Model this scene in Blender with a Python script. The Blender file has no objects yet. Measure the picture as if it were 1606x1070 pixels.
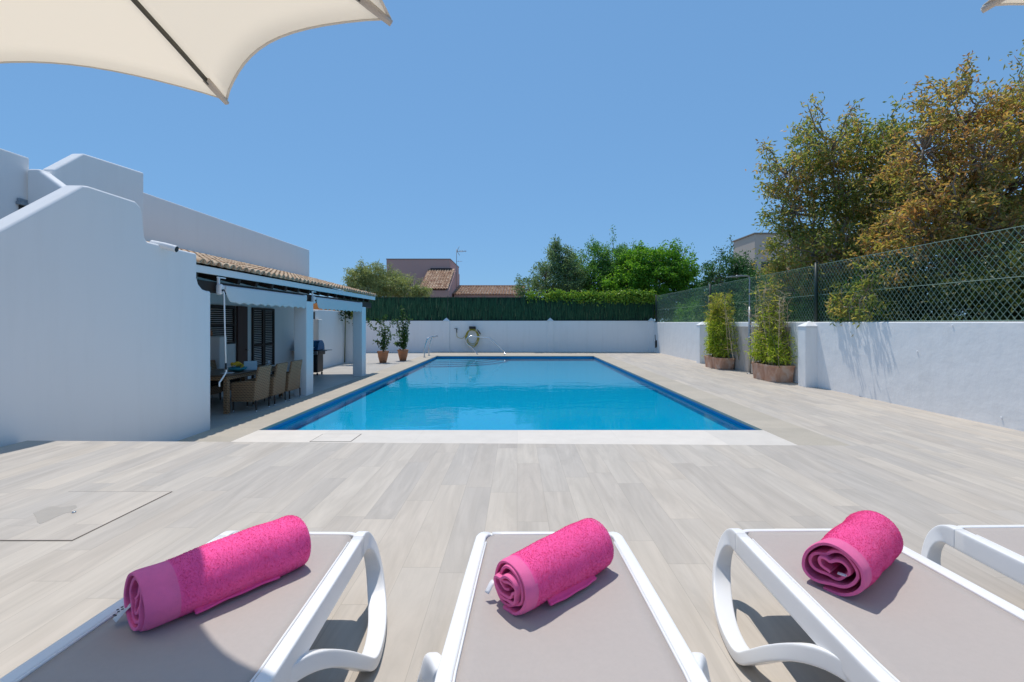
import bpy, math, random
import numpy as np
from mathutils import Vector, Matrix

random.seed(7)
rng = np.random.default_rng(7)
PI = math.pi
scene = bpy.context.scene
COL = scene.collection

# ------------------------------------------------------------------ camera
H = 1.85            # camera height over the pool terrace
F = 720.0           # focal length in photo pixels (photo is 1606 px wide)
VX, VY = 811.0, 506.0
cam_d = bpy.data.cameras.new("camera"); cam = bpy.data.objects.new("camera", cam_d); COL.objects.link(cam)
cam.location = (0, 0, H); cam.rotation_euler = (PI/2, 0, 0)
cam_d.sensor_width = 36; cam_d.lens = 36*F/1606
cam_d.shift_x = -(VX-803)/1606; cam_d.shift_y = -(535-VY)/1606
cam_d.clip_start = 0.05; cam_d.clip_end = 3000
scene.camera = cam

def dep(px, py, Y):                 # world point seen at photo pixel (px,py) at distance Y
    return Vector(((px-VX)*Y/F, Y, H+(VY-py)*Y/F))
def onz(px, py, z):                 # same, on a horizontal level z
    Y = F*(H-z)/(py-VY); return Vector(((px-VX)*Y/F, Y, z))
def onx(px, py, X):
    Y = F*X/(px-VX); return Vector((X, Y, H+(VY-py)*Y/F))

# ------------------------------------------------------------------ sun / sky
SUN = Vector((-0.135, 0.33, 1.0)).normalized()
world = bpy.data.worlds.new("World"); scene.world = world; world.use_nodes = True
wn = world.node_tree; wn.nodes.clear()
wo = wn.nodes.new("ShaderNodeOutputWorld"); wb = wn.nodes.new("ShaderNodeBackground"); ws = wn.nodes.new("ShaderNodeTexSky")
ws.sky_type = 'NISHITA'; ws.sun_disc = False
ws.sun_elevation = math.asin(SUN.z); ws.sun_rotation = math.atan2(SUN.x, SUN.y)
ws.air_density = 1.2; ws.dust_density = 0.1; ws.ozone_density = 8.0; ws.altitude = 1000
wb.inputs['Strength'].default_value = 0.125
wg = wn.nodes.new("ShaderNodeGamma"); wg.inputs[1].default_value = 0.33
wm_ = wn.nodes.new("ShaderNodeMix"); wm_.data_type = 'RGBA'; wm_.blend_type = 'MULTIPLY'; wm_.inputs[0].default_value = 1.0
wm_.inputs[7].default_value = (1.18, 2.04, 3.02, 1)
wn.links.new(ws.outputs[0], wg.inputs[0]); wn.links.new(wg.outputs[0], wm_.inputs[6]); wn.links.new(wm_.outputs[2], wb.inputs[0]); wn.links.new(wb.outputs[0], wo.inputs[0])
sd = bpy.data.lights.new("sun", 'SUN'); so = bpy.data.objects.new("sun", sd); COL.objects.link(so)
sd.energy = 3.3; sd.angle = math.radians(0.53); sd.color = (1.0, 0.94, 0.86)
so.rotation_euler = SUN.to_track_quat('Z', 'Y').to_euler(); so.location = (0, 0, 30)
scene.view_settings.view_transform = 'Standard'; scene.view_settings.look = 'None'
scene.view_settings.exposure = 0.10; scene.view_settings.gamma = 1.0
try:
    scene.cycles.max_bounces = 10; scene.cycles.transparent_max_bounces = 16; scene.cycles.diffuse_bounces = 4
    scene.cycles.caustics_reflective = False; scene.cycles.caustics_refractive = False
except Exception: pass

# ------------------------------------------------------------------ object helpers
def tag(o, label=None, cat=None, group=None, kind=None):
    if label: o['label'] = label
    if cat: o['category'] = cat
    if group: o['group'] = group
    if kind: o['kind'] = kind
    return o
def empty(name, loc, rz=0.0, label=None, cat=None, group=None):
    o = bpy.data.objects.new(name, None); COL.objects.link(o); o.location = loc; o.rotation_euler = (0, 0, rz)
    o.empty_display_size = 0.2
    return tag(o, label, cat, group)
def link(name, me, mat, parent=None, smooth=False):
    o = bpy.data.objects.new(name, me); COL.objects.link(o)
    if mat: 
        for m in (mat if isinstance(mat, (list, tuple)) else [mat]): me.materials.append(m)
    if parent: o.parent = parent
    if smooth: me.polygons.foreach_set('use_smooth', [True]*len(me.polygons))
    return o
def copy_tree(o, parent=None):
    c = o.copy(); COL.objects.link(c)
    if parent: c.parent = parent
    for ch in list(o.children): copy_tree(ch, c)
    return c
def bevel(o, w, seg=2, ang=35):
    m = o.modifiers.new('bevel', 'BEVEL'); m.width = w; m.segments = seg; m.limit_method = 'ANGLE'; m.angle_limit = math.radians(ang)
    return o

class MB:
    def __init__(s): s.v = []; s.f = []; s.mi = []
    def add(s, vs, fs, mi=0):
        b = len(s.v); s.v += [tuple(v) for v in vs]; s.f += [tuple(i+b for i in f) for f in fs]; s.mi += [mi]*len(fs)
    def box(s, x0, x1, y0, y1, z0, z1, mi=0):
        s.add([(x0,y0,z0),(x1,y0,z0),(x1,y1,z0),(x0,y1,z0),(x0,y0,z1),(x1,y0,z1),(x1,y1,z1),(x0,y1,z1)],
              [(0,3,2,1),(4,5,6,7),(0,1,5,4),(1,2,6,5),(2,3,7,6),(3,0,4,7)], mi)
    def obox(s, c, ax, ay, az, mi=0):           # oriented box: centre and three half-axis vectors
        c, ax, ay, az = map(Vector, (c, ax, ay, az))
        p = [c+sx*ax+sy*ay+sz*az for sz in (-1,1) for sx, sy in ((-1,-1),(1,-1),(1,1),(-1,1))]
        s.add(p, [(0,3,2,1),(4,5,6,7),(0,1,5,4),(1,2,6,5),(2,3,7,6),(3,0,4,7)], mi)
    def quad(s, a, b, c, d, mi=0): s.add([a,b,c,d], [(0,1,2,3)], mi)
    def prism_x(s, prof, x0, x1, mi=0):          # profile in (y,z), counter-clockwise seen from +x
        n = len(prof)
        s.add([(x0,y,z) for y,z in prof]+[(x1,y,z) for y,z in prof],
              [tuple(range(n))[::-1], tuple(range(n,2*n))]+[(i,(i+1)%n,n+(i+1)%n,n+i) for i in range(n)], mi)
    def prism_y(s, prof, y0, y1, mi=0):          # profile in (x,z)
        n = len(prof)
        s.add([(x,y0,z) for x,z in prof]+[(x,y1,z) for x,z in prof],
              [tuple(range(n)), tuple(range(n,2*n))[::-1]]+[(i,n+i,n+(i+1)%n,(i+1)%n) for i in range(n)], mi)
    def tube(s, pts, r, n=8, caps=True, mi=0):   # r: number or list
        pts = [Vector(p) for p in pts]; m = len(pts)
        rr = r if isinstance(r, (list, tuple)) else [r]*m
        vs = []; prev = None
        for i, p in enumerate(pts):
            t = (pts[min(i+1,m-1)]-pts[max(i-1,0)])
            if t.length < 1e-9: t = Vector((0,0,1))
            t.normalize()
            if prev is None:
                a = Vector((1,0,0)) if abs(t.x) < 0.8 else Vector((0,1,0))
                u = t.cross(a).normalized()
            else:
                u = prev - t*prev.dot(t)
                u = u.normalized() if u.length > 1e-6 else t.orthogonal().normalized()
            prev = u; w = t.cross(u)
            for k in range(n):
                a = 2*PI*k/n; vs.append(p+(u*math.cos(a)+w*math.sin(a))*rr[i])
        fs = [(i*n+k, i*n+(k+1)%n, (i+1)*n+(k+1)%n, (i+1)*n+k) for i in range(m-1) for k in range(n)]
        if caps: fs += [tuple(range(n))[::-1], tuple(range((m-1)*n, m*n))]
        s.add(vs, fs, mi)
    def lathe(s, prof, c=(0,0,0), n=24, mi=0, cap0=True, cap1=True):  # prof: (r,z)
        vs = []; m = len(prof)
        for r, z in prof:
            for k in range(n):
                a = 2*PI*k/n; vs.append((c[0]+r*math.cos(a), c[1]+r*math.sin(a), c[2]+z))
        fs = [(i*n+k, i*n+(k+1)%n, (i+1)*n+(k+1)%n, (i+1)*n+k) for i in range(m-1) for k in range(n)]
        if cap0: fs.append(tuple(range(n))[::-1])
        if cap1: fs.append(tuple(range((m-1)*n, m*n)))
        s.add(vs, fs, mi)
    def sweep(s, pts, a, b, lateral=(1,0,0), n=12, p=4.0, mi=0):   # rounded-rectangle section, a along lateral, b across
        pts = [Vector(q) for q in pts]; m = len(pts); vs = []
        A = a if isinstance(a, (list, tuple)) else [a]*m
        B = b if isinstance(b, (list, tuple)) else [b]*m
        L = Vector(lateral)
        for i, q in enumerate(pts):
            t = (pts[min(i+1,m-1)]-pts[max(i-1,0)]).normalized()
            lat = (L-t*L.dot(t)).normalized(); nor = t.cross(lat)
            for k in range(n):
                th = 2*PI*(k+0.5)/n; c_, s_ = math.cos(th), math.sin(th)
                cx = math.copysign(abs(c_)**(2/p), c_); sx = math.copysign(abs(s_)**(2/p), s_)
                vs.append(q+lat*cx*A[i]+nor*sx*B[i])
        fs = [(i*n+k, i*n+(k+1)%n, (i+1)*n+(k+1)%n, (i+1)*n+k) for i in range(m-1) for k in range(n)]
        fs += [tuple(range(n))[::-1], tuple(range((m-1)*n, m*n))]
        s.add(vs, fs, mi)
    def mesh(s, name):
        me = bpy.data.meshes.new(name); me.from_pydata(s.v, [], s.f)
        if any(s.mi): me.polygons.foreach_set('material_index', s.mi)
        me.update(); return me
    def build(s, name, mat, parent=None, smooth=False, bev=0, seg=2):
        o = link(name, s.mesh(name), mat, parent, smooth)
        if bev: bevel(o, bev, seg)
        return o

def catmull(P, sub=6):
    P = [Vector(p) for p in P]; out = []
    for i in range(len(P)-1):
        p0, p1, p2, p3 = P[max(i-1,0)], P[i], P[i+1], P[min(i+2,len(P)-1)]
        for k in range(sub):
            t = k/sub
            out.append(0.5*((2*p1)+(-p0+p2)*t+(2*p0-5*p1+4*p2-p3)*t*t+(-p0+3*p1-3*p2+p3)*t**3))
    out.append(P[-1]); return out

def np_mesh(name, V, Fa, mat, parent=None, smooth=False):
    me = bpy.data.meshes.new(name); V = np.asarray(V, dtype=np.float32); Fa = np.asarray(Fa, dtype=np.int32)
    k = Fa.shape[1]
    me.vertices.add(len(V)); me.vertices.foreach_set('co', V.ravel())
    me.loops.add(Fa.size); me.loops.foreach_set('vertex_index', Fa.ravel())
    me.polygons.add(len(Fa)); me.polygons.foreach_set('loop_start', np.arange(0, Fa.size, k, dtype=np.int32))
    me.polygons.foreach_set('loop_total', np.full(len(Fa), k, dtype=np.int32))
    me.update(calc_edges=True); me.validate()
    return link(name, me, mat, parent, smooth)

def unit(n):
    d = rng.normal(size=(n,3)); return d/np.linalg.norm(d, axis=1, keepdims=True)
def leaf_arrays(C, L, W, up=0.0, droop=0.0, D=None):
    """leaf blades (two triangles folded on the midrib) at points C with lengths L and widths W"""
    n = len(C); L = np.broadcast_to(np.asarray(L, float), (n,))[:,None]; W = np.broadcast_to(np.asarray(W, float), (n,))[:,None]
    if D is None: D = unit(n)
    D = D+np.array([0,0,up-droop]); D /= np.linalg.norm(D, axis=1, keepdims=True)+1e-9
    S = np.cross(D, unit(n)); S /= np.linalg.norm(S, axis=1, keepdims=True)+1e-9
    N = np.cross(D, S)
    b = C; t = C+D*L+N*L*-0.12; m = C+D*L*0.45+N*W*0.15
    l = m+S*W*0.5+N*W*0.18; r = m-S*W*0.5+N*W*0.18
    V = np.stack([b, r, t, l], 1).reshape(-1,3)
    i = np.arange(n)*4
    Fa = np.concatenate([np.stack([i,i+1,i+2],1), np.stack([i,i+2,i+3],1)], 0)
    return V, Fa

# ------------------------------------------------------------------ material helpers
class NT:
    def __init__(s, name):
        s.m = bpy.data.materials.new(name); s.m.use_nodes = True; s.t = s.m.node_tree; s.t.nodes.clear()
        s.out = s.t.nodes.new('ShaderNodeOutputMaterial')
    def n(s, typ, **kw):
        nd = s.t.nodes.new(typ)
        for k, v in kw.items():
            if k.startswith('_'): setattr(nd, k[1:], v)
        return nd
    def l(s, a, b): s.t.links.new(a, b)
    def put(s, sock, v):
        if hasattr(v, 'node'): s.l(v, sock)
        elif v is not None: sock.default_value = v
    def math(s, op, a, b=None, c=None):
        nd = s.t.nodes.new('ShaderNodeMath'); nd.operation = op
        s.put(nd.inputs[0], a)
        if b is not None: s.put(nd.inputs[1], b)
        if c is not None: s.put(nd.inputs[2], c)
        return nd.outputs[0]
    def coord(s):
        return s.t.nodes.new('ShaderNodeTexCoord').outputs['Object']
    def scaled(s, vec, sc):
        nd = s.t.nodes.new('ShaderNodeMapping'); s.l(vec, nd.inputs[0]); nd.inputs['Scale'].default_value = sc; return nd.outputs[0]
    def noise(s, vec, scale, detail=4, rough=0.55, out='Fac', dist=0):
        nd = s.t.nodes.new('ShaderNodeTexNoise'); s.l(vec, nd.inputs['Vector']); nd.inputs['Scale'].default_value = scale
        nd.inputs['Detail'].default_value = detail; nd.inputs['Roughness'].default_value = rough; nd.inputs['Distortion'].default_value = dist
        return nd.outputs[out]
    def ramp(s, fac, stops):
        nd = s.t.nodes.new('ShaderNodeValToRGB'); s.put(nd.inputs[0], fac); e = nd.color_ramp.elements
        while len(e) < len(stops): e.new(0.5)
        for i, (p, c) in enumerate(stops):
            e[i].position = p; e[i].color = (c, c, c, 1) if isinstance(c, (int, float)) else (*c, 1)
        return nd.outputs[0]
    def mix(s, fac, a, b, typ='MIX'):
        nd = s.t.nodes.new('ShaderNodeMix'); nd.data_type = 'RGBA'; nd.blend_type = typ
        s.put(nd.inputs[0], fac)
        for sock, v in ((nd.inputs[6], a), (nd.inputs[7], b)):
            if isinstance(v, tuple): sock.default_value = (*v, 1) if len(v) == 3 else v
            else: s.put(sock, v)
        return nd.outputs[2]
    def bump(s, h, strength=0.3, dist=0.01, normal=None):
        nd = s.t.nodes.new('ShaderNodeBump'); s.put(nd.inputs['Height'], h); nd.inputs['Strength'].default_value = strength
        nd.inputs['Distance'].default_value = dist
        if normal is not None: s.l(normal, nd.inputs['Normal'])
        return nd.outputs[0]
    def bsdf(s, color, rough=0.6, metal=0.0, normal=None, spec=0.4, trans=None):
        nd = s.t.nodes.new('ShaderNodeBsdfPrincipled')
        if isinstance(color, tuple): nd.inputs['Base Color'].default_value = (*color, 1)
        else: s.put(nd.inputs['Base Color'], color)
        s.put(nd.inputs['Roughness'], rough); nd.inputs['Metallic'].default_value = metal
        nd.inputs['Specular IOR Level'].default_value = spec
        if normal is not None: s.l(normal, nd.inputs['Normal'])
        return nd
    def done(s, sh): s.l(sh.outputs[0] if hasattr(sh, 'outputs') else sh, s.out.inputs[0]); return s.m

def simple(name, color, rough=0.6, metal=0.0, var=0.12, scale=6, bumps=0.15, spec=0.4):
    t = NT(name); c = t.coord(); nz = t.noise(c, scale, 5)
    col = t.mix(nz, tuple(x*(1-var) for x in color), tuple(min(1, x*(1+var)) for x in color))
    nb = t.bump(t.noise(c, scale*9, 4), bumps, 0.004) if bumps else None
    return t.done(t.bsdf(col, rough, metal, nb, spec))

def plaster(name, color, rough=0.85, bumpy=0.5, stain=0.06, big=0.012):
    t = NT(name); c = t.coord()
    n1 = t.noise(c, 0.9, 5, 0.6); n2 = t.noise(c, 14, 5, 0.65); n3 = t.noise(t.scaled(c, (3, 3, 0.35)), 1.4, 5, 0.6)
    dirt = t.ramp(n3, [(0.5, 0.0), (0.8, 1.0)])
    col = t.mix(n1, tuple(x*0.965 for x in color), color)
    col = t.mix(t.math('MULTIPLY', dirt, stain), col, (0.42, 0.40, 0.36))
    b1 = t.bump(t.noise(c, 2.2, 3, 0.5), 0.55*bumpy, big*2.2)
    b2 = t.bump(n2, bumpy, 0.004, b1)
    return t.done(t.bsdf(col, rough, 0, b2, 0.25))

def planks(name, base, width=0.2, length=1.22):
    t = NT(name); c = t.coord()
    sx = t.n('ShaderNodeSeparateXYZ'); t.l(c, sx.inputs[0]); X, Y, Z = sx.outputs
    u = t.math('DIVIDE', X, width); row = t.math('FLOOR', u)
    wn1 = t.n('ShaderNodeTexWhiteNoise'); wn1.noise_dimensions = '1D'; t.l(row, wn1.inputs['W'])
    v = t.math('ADD', t.math('DIVIDE', Y, length), wn1.outputs['Value']); pid = t.math('FLOOR', v)
    wn2 = t.n('ShaderNodeTexWhiteNoise'); wn2.noise_dimensions = '2D'
    cb = t.n('ShaderNodeCombineXYZ'); t.l(row, cb.inputs[0]); t.l(pid, cb.inputs[1]); t.l(cb.outputs[0], wn2.inputs['Vector'])
    r1 = wn2.outputs['Value']
    # grain coordinates: shifted per plank, stretched along the plank
    sh = t.n('ShaderNodeVectorMath'); sh.operation = 'MULTIPLY_ADD'
    t.l(wn2.outputs['Color'], sh.inputs[0]); sh.inputs[1].default_value = (37, 53, 11); t.l(c, sh.inputs[2])
    g = t.scaled(sh.outputs[0], (7, 0.9, 1)); g2 = t.scaled(sh.outputs[0], (34, 1.6, 1))
    n1 = t.noise(g, 1.0, 6, 0.62, dist=1.2); n2 = t.noise(g2, 1.0, 5, 0.6, dist=0.6); n3 = t.noise(t.scaled(sh.outputs[0], (2.5, 0.7, 1)), 1.3, 3)
    col = t.mix(t.ramp(n1, [(0.36, 0.0), (0.66, 1.0)]), tuple(x*0.87 for x in base), tuple(min(1, x*1.05) for x in base))
    col = t.mix(t.math('MULTIPLY', t.ramp(n2, [(0.52, 0.0), (0.82, 1.0)]), 0.28), col, (base[0]*0.74, base[1]*0.71, base[2]*0.68))
    col = t.mix(t.math('MULTIPLY', t.ramp(n3, [(0.62, 0.0), (0.75, 1.0)]), 0.4), col, (base[0]*0.70, base[1]*0.69, base[2]*0.68))
    tone = t.mix(r1, (0.90, 0.90, 0.91), (1.06, 1.04, 1.01))
    col = t.mix(1.0, col, tone, 'MULTIPLY')
    warm = t.n('ShaderNodeSeparateColor'); t.l(wn2.outputs['Color'], warm.inputs[0])
    col = t.mix(t.math('MULTIPLY', warm.outputs[1], 0.35), col, t.mix(1.0, col, (1.04, 0.98, 0.92), 'MULTIPLY'))
    fu = t.math('FRACT', u); fv = t.math('FRACT', v)
    eu = t.math('MINIMUM', fu, t.math('SUBTRACT', 1.0, fu)); ev = t.math('MINIMUM', fv, t.math('SUBTRACT', 1.0, fv))
    gu = t.math('LESS_THAN', t.math('MULTIPLY', eu, width), 0.0012); gv = t.math('LESS_THAN', t.math('MULTIPLY', ev, length), 0.0016)
    gr = t.math('MAXIMUM', gu, gv)
    col = t.mix(t.math('MULTIPLY', gr, 0.45), col, (base[0]*0.45, base[1]*0.43, base[2]*0.4))
    hgt = t.math('SUBTRACT', t.math('MULTIPLY', n1, 0.3), gr)
    nb = t.bump(hgt, 0.25, 0.003)
    rough = t.math('ADD', 0.5, t.math('MULTIPLY', n2, 0.25))
    return t.done(t.bsdf(col, rough, 0, nb, 0.3))

def slabs(name, base, sx, sy, joint=0.35, rough=0.8, speck=0.2):
    t = NT(name); c = t.coord()
    s3 = t.n('ShaderNodeSeparateXYZ'); t.l(c, s3.inputs[0])
    u = t.math('DIVIDE', s3.outputs[0], sx); v = t.math('DIVIDE', s3.outputs[1], sy)
    cb = t.n('ShaderNodeCombineXYZ'); t.l(t.math('FLOOR', u), cb.inputs[0]); t.l(t.math('FLOOR', v), cb.inputs[1])
    w = t.n('ShaderNodeTexWhiteNoise'); w.noise_dimensions = '2D'; t.l(cb.outputs[0], w.inputs['Vector'])
    n1 = t.noise(c, 60, 4, 0.7); n2 = t.noise(c, 3.0, 5, 0.6)
    col = t.mix(n2, tuple(x*0.86 for x in base), tuple(min(1, x*1.1) for x in base))
    col = t.mix(t.math('MULTIPLY', t.ramp(n1, [(0.45, 0.0), (0.7, 1.0)]), speck), col, tuple(x*0.5 for x in base))
    col = t.mix(1.0, col, t.mix(w.outputs['Value'], (0.94, 0.94, 0.94), (1.04, 1.03, 1.02)), 'MULTIPLY')
    fu, fv = t.math('FRACT', u), t.math('FRACT', v)
    gu = t.math('LESS_THAN', t.math('MULTIPLY', fu, sx), 0.006); gv = t.math('LESS_THAN', t.math('MULTIPLY', fv, sy), 0.006)
    g = t.math('MAXIMUM', gu, gv)
    col = t.mix(t.math('MULTIPLY', g, joint), col, tuple(x*0.5 for x in base))
    nb = t.bump(t.math('SUBTRACT', t.math('MULTIPLY', n1, 0.5), g), 0.3, 0.004)
    return t.done(t.bsdf(col, rough, 0, nb, 0.3))

def leafmat(name, stops, trans=0.35, patch=0.5, scale=0.6, rough=0.5):
    """stops: list of (pos, rgb): random per leaf, shifted by a large soft noise so that colours come in clumps"""
    t = NT(name); geo = t.n('ShaderNodeNewGeometry'); c = t.coord()
    big = t.noise(c, scale, 3, 0.5)
    f = t.math('ADD', t.math('MULTIPLY', geo.outputs['Random Per Island'], 1-patch), t.math('MULTIPLY', t.ramp(big, [(0.3, 0.0), (0.7, 1.0)]), patch))
    col = t.ramp(f, stops)
    p = t.bsdf(col, rough, 0, None, 0.35)
    tr = t.n('ShaderNodeBsdfTranslucent'); t.l(t.mix(1.0, col, (1.1, 1.15, 0.6), 'MULTIPLY'), tr.inputs[0])
    mx = t.n('ShaderNodeMixShader'); mx.inputs[0].default_value = trans
    t.l(p.outputs[0], mx.inputs[1]); t.l(tr.outputs[0], mx.inputs[2])
    return t.done(mx)

def island(name, stops, rough=0.7, bumps=0.3, spec=0.3, noise=0.25):
    t = NT(name); geo = t.n('ShaderNodeNewGeometry'); c = t.coord()
    n = t.noise(c, 9, 5, 0.65)
    col = t.ramp(geo.outputs['Random Per Island'], stops)
    col = t.mix(t.math('MULTIPLY', t.ramp(n, [(0.4, 0.0), (0.75, 1.0)]), noise), col, t.mix(1.0, col, (0.5, 0.5, 0.52), 'MULTIPLY'))
    return t.done(t.bsdf(col, rough, 0, t.bump(t.noise(c, 40, 4), bumps, 0.004), spec))

WHITE = plaster('white_plaster', (0.80, 0.80, 0.795), stain=0.08, bumpy=0.3)
WHITE_OLD = plaster('white_wall_paint', (0.86, 0.86, 0.855), stain=0.12, bumpy=0.7, big=0.02)
PLANK = planks('plank_tile', (0.51, 0.466, 0.410))
COPING = slabs('sandstone_coping', (0.475, 0.425, 0.35), 50.0, 0.62, joint=0.3, speck=0.35)
WSTRIP = slabs('white_stone_strip', (0.69, 0.635, 0.565), 1.6, 50.0, joint=0.25, speck=0.04, rough=0.6)
FLOOR = slabs('porch_tile', (0.50, 0.47, 0.425), 0.9, 0.45, joint=0.25, speck=0.08, rough=0.45)
SOIL = simple('dry_soil', (0.22, 0.17, 0.11), 0.95, var=0.35, scale=0.8, bumps=0.5)
WPLASTIC = simple('white_resin', (0.82, 0.82, 0.82), 0.32, var=0.015, scale=3, bumps=0.04, spec=0.5)
CHROME = simple('stainless_steel', (0.62, 0.63, 0.64), 0.18, 1.0, var=0.05, scale=12, bumps=0)
DARKWOOD = simple('dark_wood', (0.035, 0.022, 0.016), 0.65, var=0.35, scale=7, bumps=0.3)
TERRACOTTA = simple('terracotta', (0.42, 0.19, 0.10), 0.8, var=0.18, scale=5, bumps=0.2)
BLACK = simple('black_plastic', (0.02, 0.02, 0.022), 0.45, var=0.2, scale=5, bumps=0.05)
GREENMETAL = simple('green_coated_metal', (0.012, 0.030, 0.026), 0.45, var=0.15, scale=5, bumps=0.05)
GREYMETAL = simple('grey_metal', (0.36, 0.37, 0.38), 0.38, 0.7, var=0.1, scale=6, bumps=0.05)
BARK = simple('bark', (0.27, 0.22, 0.18), 0.9, var=0.35, scale=5, bumps=0.6)
DRYSTEM = simple('dry_stem', (0.60, 0.46, 0.31), 0.8, var=0.25, scale=8, bumps=0.1)
GREENSTEM = simple('green_stem', (0.14, 0.15, 0.05), 0.75, var=0.25, scale=8, bumps=0.1)
ROOFTILE = island('clay_tile', [(0.0, (0.50, 0.34, 0.22)), (0.35, (0.60, 0.44, 0.29)), (0.7, (0.66, 0.51, 0.36)), (1.0, (0.46, 0.29, 0.19))], 0.85, 0.4, 0.2, 0.5)

# ------------------------------------------------------------------ ground, decks, pool
PXL, PXR, PYN, PYF = -4.48, 4.27, 7.86, 25.5      # pool opening
CXL, CXR = -5.31, 5.03                            # outer edges of the coping
WALLX, WALLY = 8.60, 29.0                         # right and back boundary walls
ZD = 0.57                                         # raised sun deck
def sheet(name, rects, z, mat):
    m = MB()
    for x0, x1, y0, y1 in rects: m.quad((x0,y0,z),(x1,y0,z),(x1,y1,z),(x0,y1,z))
    return tag(m.build(name, mat), kind='structure')
G = 900
sheet('ground', [(-G,-4.9,-G,G),(4.9,G,-G,G),(-4.9,4.9,-G,6.5),(-4.9,4.9,26.5,G)], -0.06, SOIL)
sheet('pool_deck', [(CXR,WALLX,7.86,WALLY),(3.2,WALLX,-6,7.86)], -0.004, PLANK)
sheet('porch_floor', [(-16,CXL,5.0,WALLY)], -0.03, FLOOR)
m = MB()
o_ = 0.03
m.box(CXL, PXL+o_, 4.0, PYF-o_, -0.055, 0.0); m.box(PXR-o_, CXR, 4.0, PYF-o_, -0.055, 0.0); m.box(CXL, CXR, PYF-o_, WALLY, -0.055, 0.0)
tag(m.build('pool_coping', COPING, bev=0.008), kind='structure')
m = MB(); m.box(PXL+o_+0.004, PXR-o_-0.004, 4.0, PYN+o_, -0.055, 0.003)
tag(m.build('pool_edge_strip', WSTRIP, bev=0.008), kind='structure')

# pool shell
t = NT('pool_mosaic'); c = t.coord()
s3 = t.n('ShaderNodeSeparateXYZ'); t.l(c, s3.inputs[0])
n1 = t.noise(c, 0.5, 3); br = t.n('ShaderNodeTexVoronoi'); t.l(t.scaled(c, (30, 30, 30)), br.inputs['Vector']); br.inputs['Scale'].default_value = 1.0
tint = t.mix(0.18, (0.004, 0.43, 0.70), br.outputs['Color'], 'SOFT_LIGHT')
col = t.mix(n1, tint, t.mix(1.0, tint, (0.85, 0.93, 0.97), 'MULTIPLY'))
band = t.math('GREATER_THAN', s3.outputs[2], -0.135)
col = t.mix(band, col, (0.004, 0.25, 0.54))
vor = t.n('ShaderNodeTexVoronoi'); vor.feature = 'DISTANCE_TO_EDGE'
t.l(t.mix(0.25, t.scaled(c, (1.6, 1.6, 1.6)), t.noise(c, 2.0, 3, out='Color')), vor.inputs['Vector']); vor.inputs['Scale'].default_value = 1.6
MOSAIC = t.done(t.bsdf(col, 0.5, 0, None, 0.3))
MOSAIC_LINE = simple('navy_mosaic', (0.006, 0.09, 0.24), 0.5, var=0.15, scale=30, bumps=0)
m = MB(); zb, zt = -0.27, -0.05       # apparent depth (water seen at a grazing angle)
zb2 = -0.31
m.quad((PXL,PYN,zb2),(PXR,PYN,zb2),(PXR,PYF,zb),(PXL,PYF,zb))
m.quad((PXL,PYN,zb2),(PXL,PYF,zb),(PXL,PYF,zt),(PXL,PYN,zt))
m.quad((PXR,PYF,zb),(PXR,PYN,zb2),(PXR,PYN,zt),(PXR,PYF,zt))
m.quad((PXR,PYN,zb2),(PXL,PYN,zb2),(PXL,PYN,zt),(PXR,PYN,zt))
m.quad((PXL,PYF,zb),(PXR,PYF,zb),(PXR,PYF,zt),(PXL,PYF,zt))
basin = tag(m.build('pool_basin', MOSAIC), kind='structure')
# curved corner steps
m = MB(); m2 = MB()
for k, (rx, ry, z) in enumerate([(4.0, 3.7, -0.250), (3.5, 2.9, -0.225), (3.0, 2.1, -0.200), (2.5, 1.3, -0.175)]):
    arc = [(PXL+0.004+rx*math.cos(a), PYF-0.004-ry*math.sin(a)) for a in np.linspace(0, PI/2, 22)]
    poly = [(PXL+0.004, PYF-0.004)]+arc; n = len(poly)
    m.add([(x,y,z) for x,y in poly]+[(x,y,z-0.025) for x,y in poly], [tuple(range(n))[::-1]]+[(i,(i+1)%n,n+(i+1)%n,n+i) for i in range(n)])
    for (xa,ya),(xb,yb) in zip(arc[:-1], arc[1:]):
        sc = 0.965; fx = lambda x: PXL+0.004+(x-PXL-0.004)*sc; fy = lambda y: PYF-0.004+(y-PYF+0.004)*sc
        m2.quad((xa,ya,z+0.005),(xb,yb,z+0.005),(fx(xb),fy(yb),z+0.005),(fx(xa),fy(ya),z+0.005))
tag(m.build('pool_steps', MOSAIC), kind='structure'); tag(m2.build('pool_step_edges', MOSAIC_LINE), kind='structure')
# water
t = NT('pool_water'); c = t.coord()
w1 = t.noise(t.scaled(c, (1.0, 1.6, 1)), 1.1, 3, 0.5, dist=0.5); w2 = t.noise(t.scaled(c, (1.0, 2.2, 1)), 4.5, 2, 0.5)
nb = t.bump(t.math('ADD', w1, t.math('MULTIPLY', w2, 0.18)), 0.5, 0.010)
fr = t.n('ShaderNodeFresnel'); fr.inputs[0].default_value = 1.33; t.l(nb, fr.inputs['Normal'])
tp = t.n('ShaderNodeBsdfTransparent'); tp.inputs[0].default_value = (0.28, 0.95, 0.985, 1)
gl = t.n('ShaderNodeBsdfGlossy'); gl.inputs['Roughness'].default_value = 0.012; t.l(nb, gl.inputs['Normal'])
mx = t.n('ShaderNodeMixShader'); t.l(fr.outputs[0], mx.inputs[0]); t.l(tp.outputs[0], mx.inputs[1]); t.l(gl.outputs[0], mx.inputs[2])
WATER = t.done(mx)
m = MB(); m.quad((PXL,PYN,-0.105),(PXR,PYN,-0.105),(PXR,PYF,-0.105),(PXL,PYF,-0.105))
tag(m.build('water', WATER), kind='structure')

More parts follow.
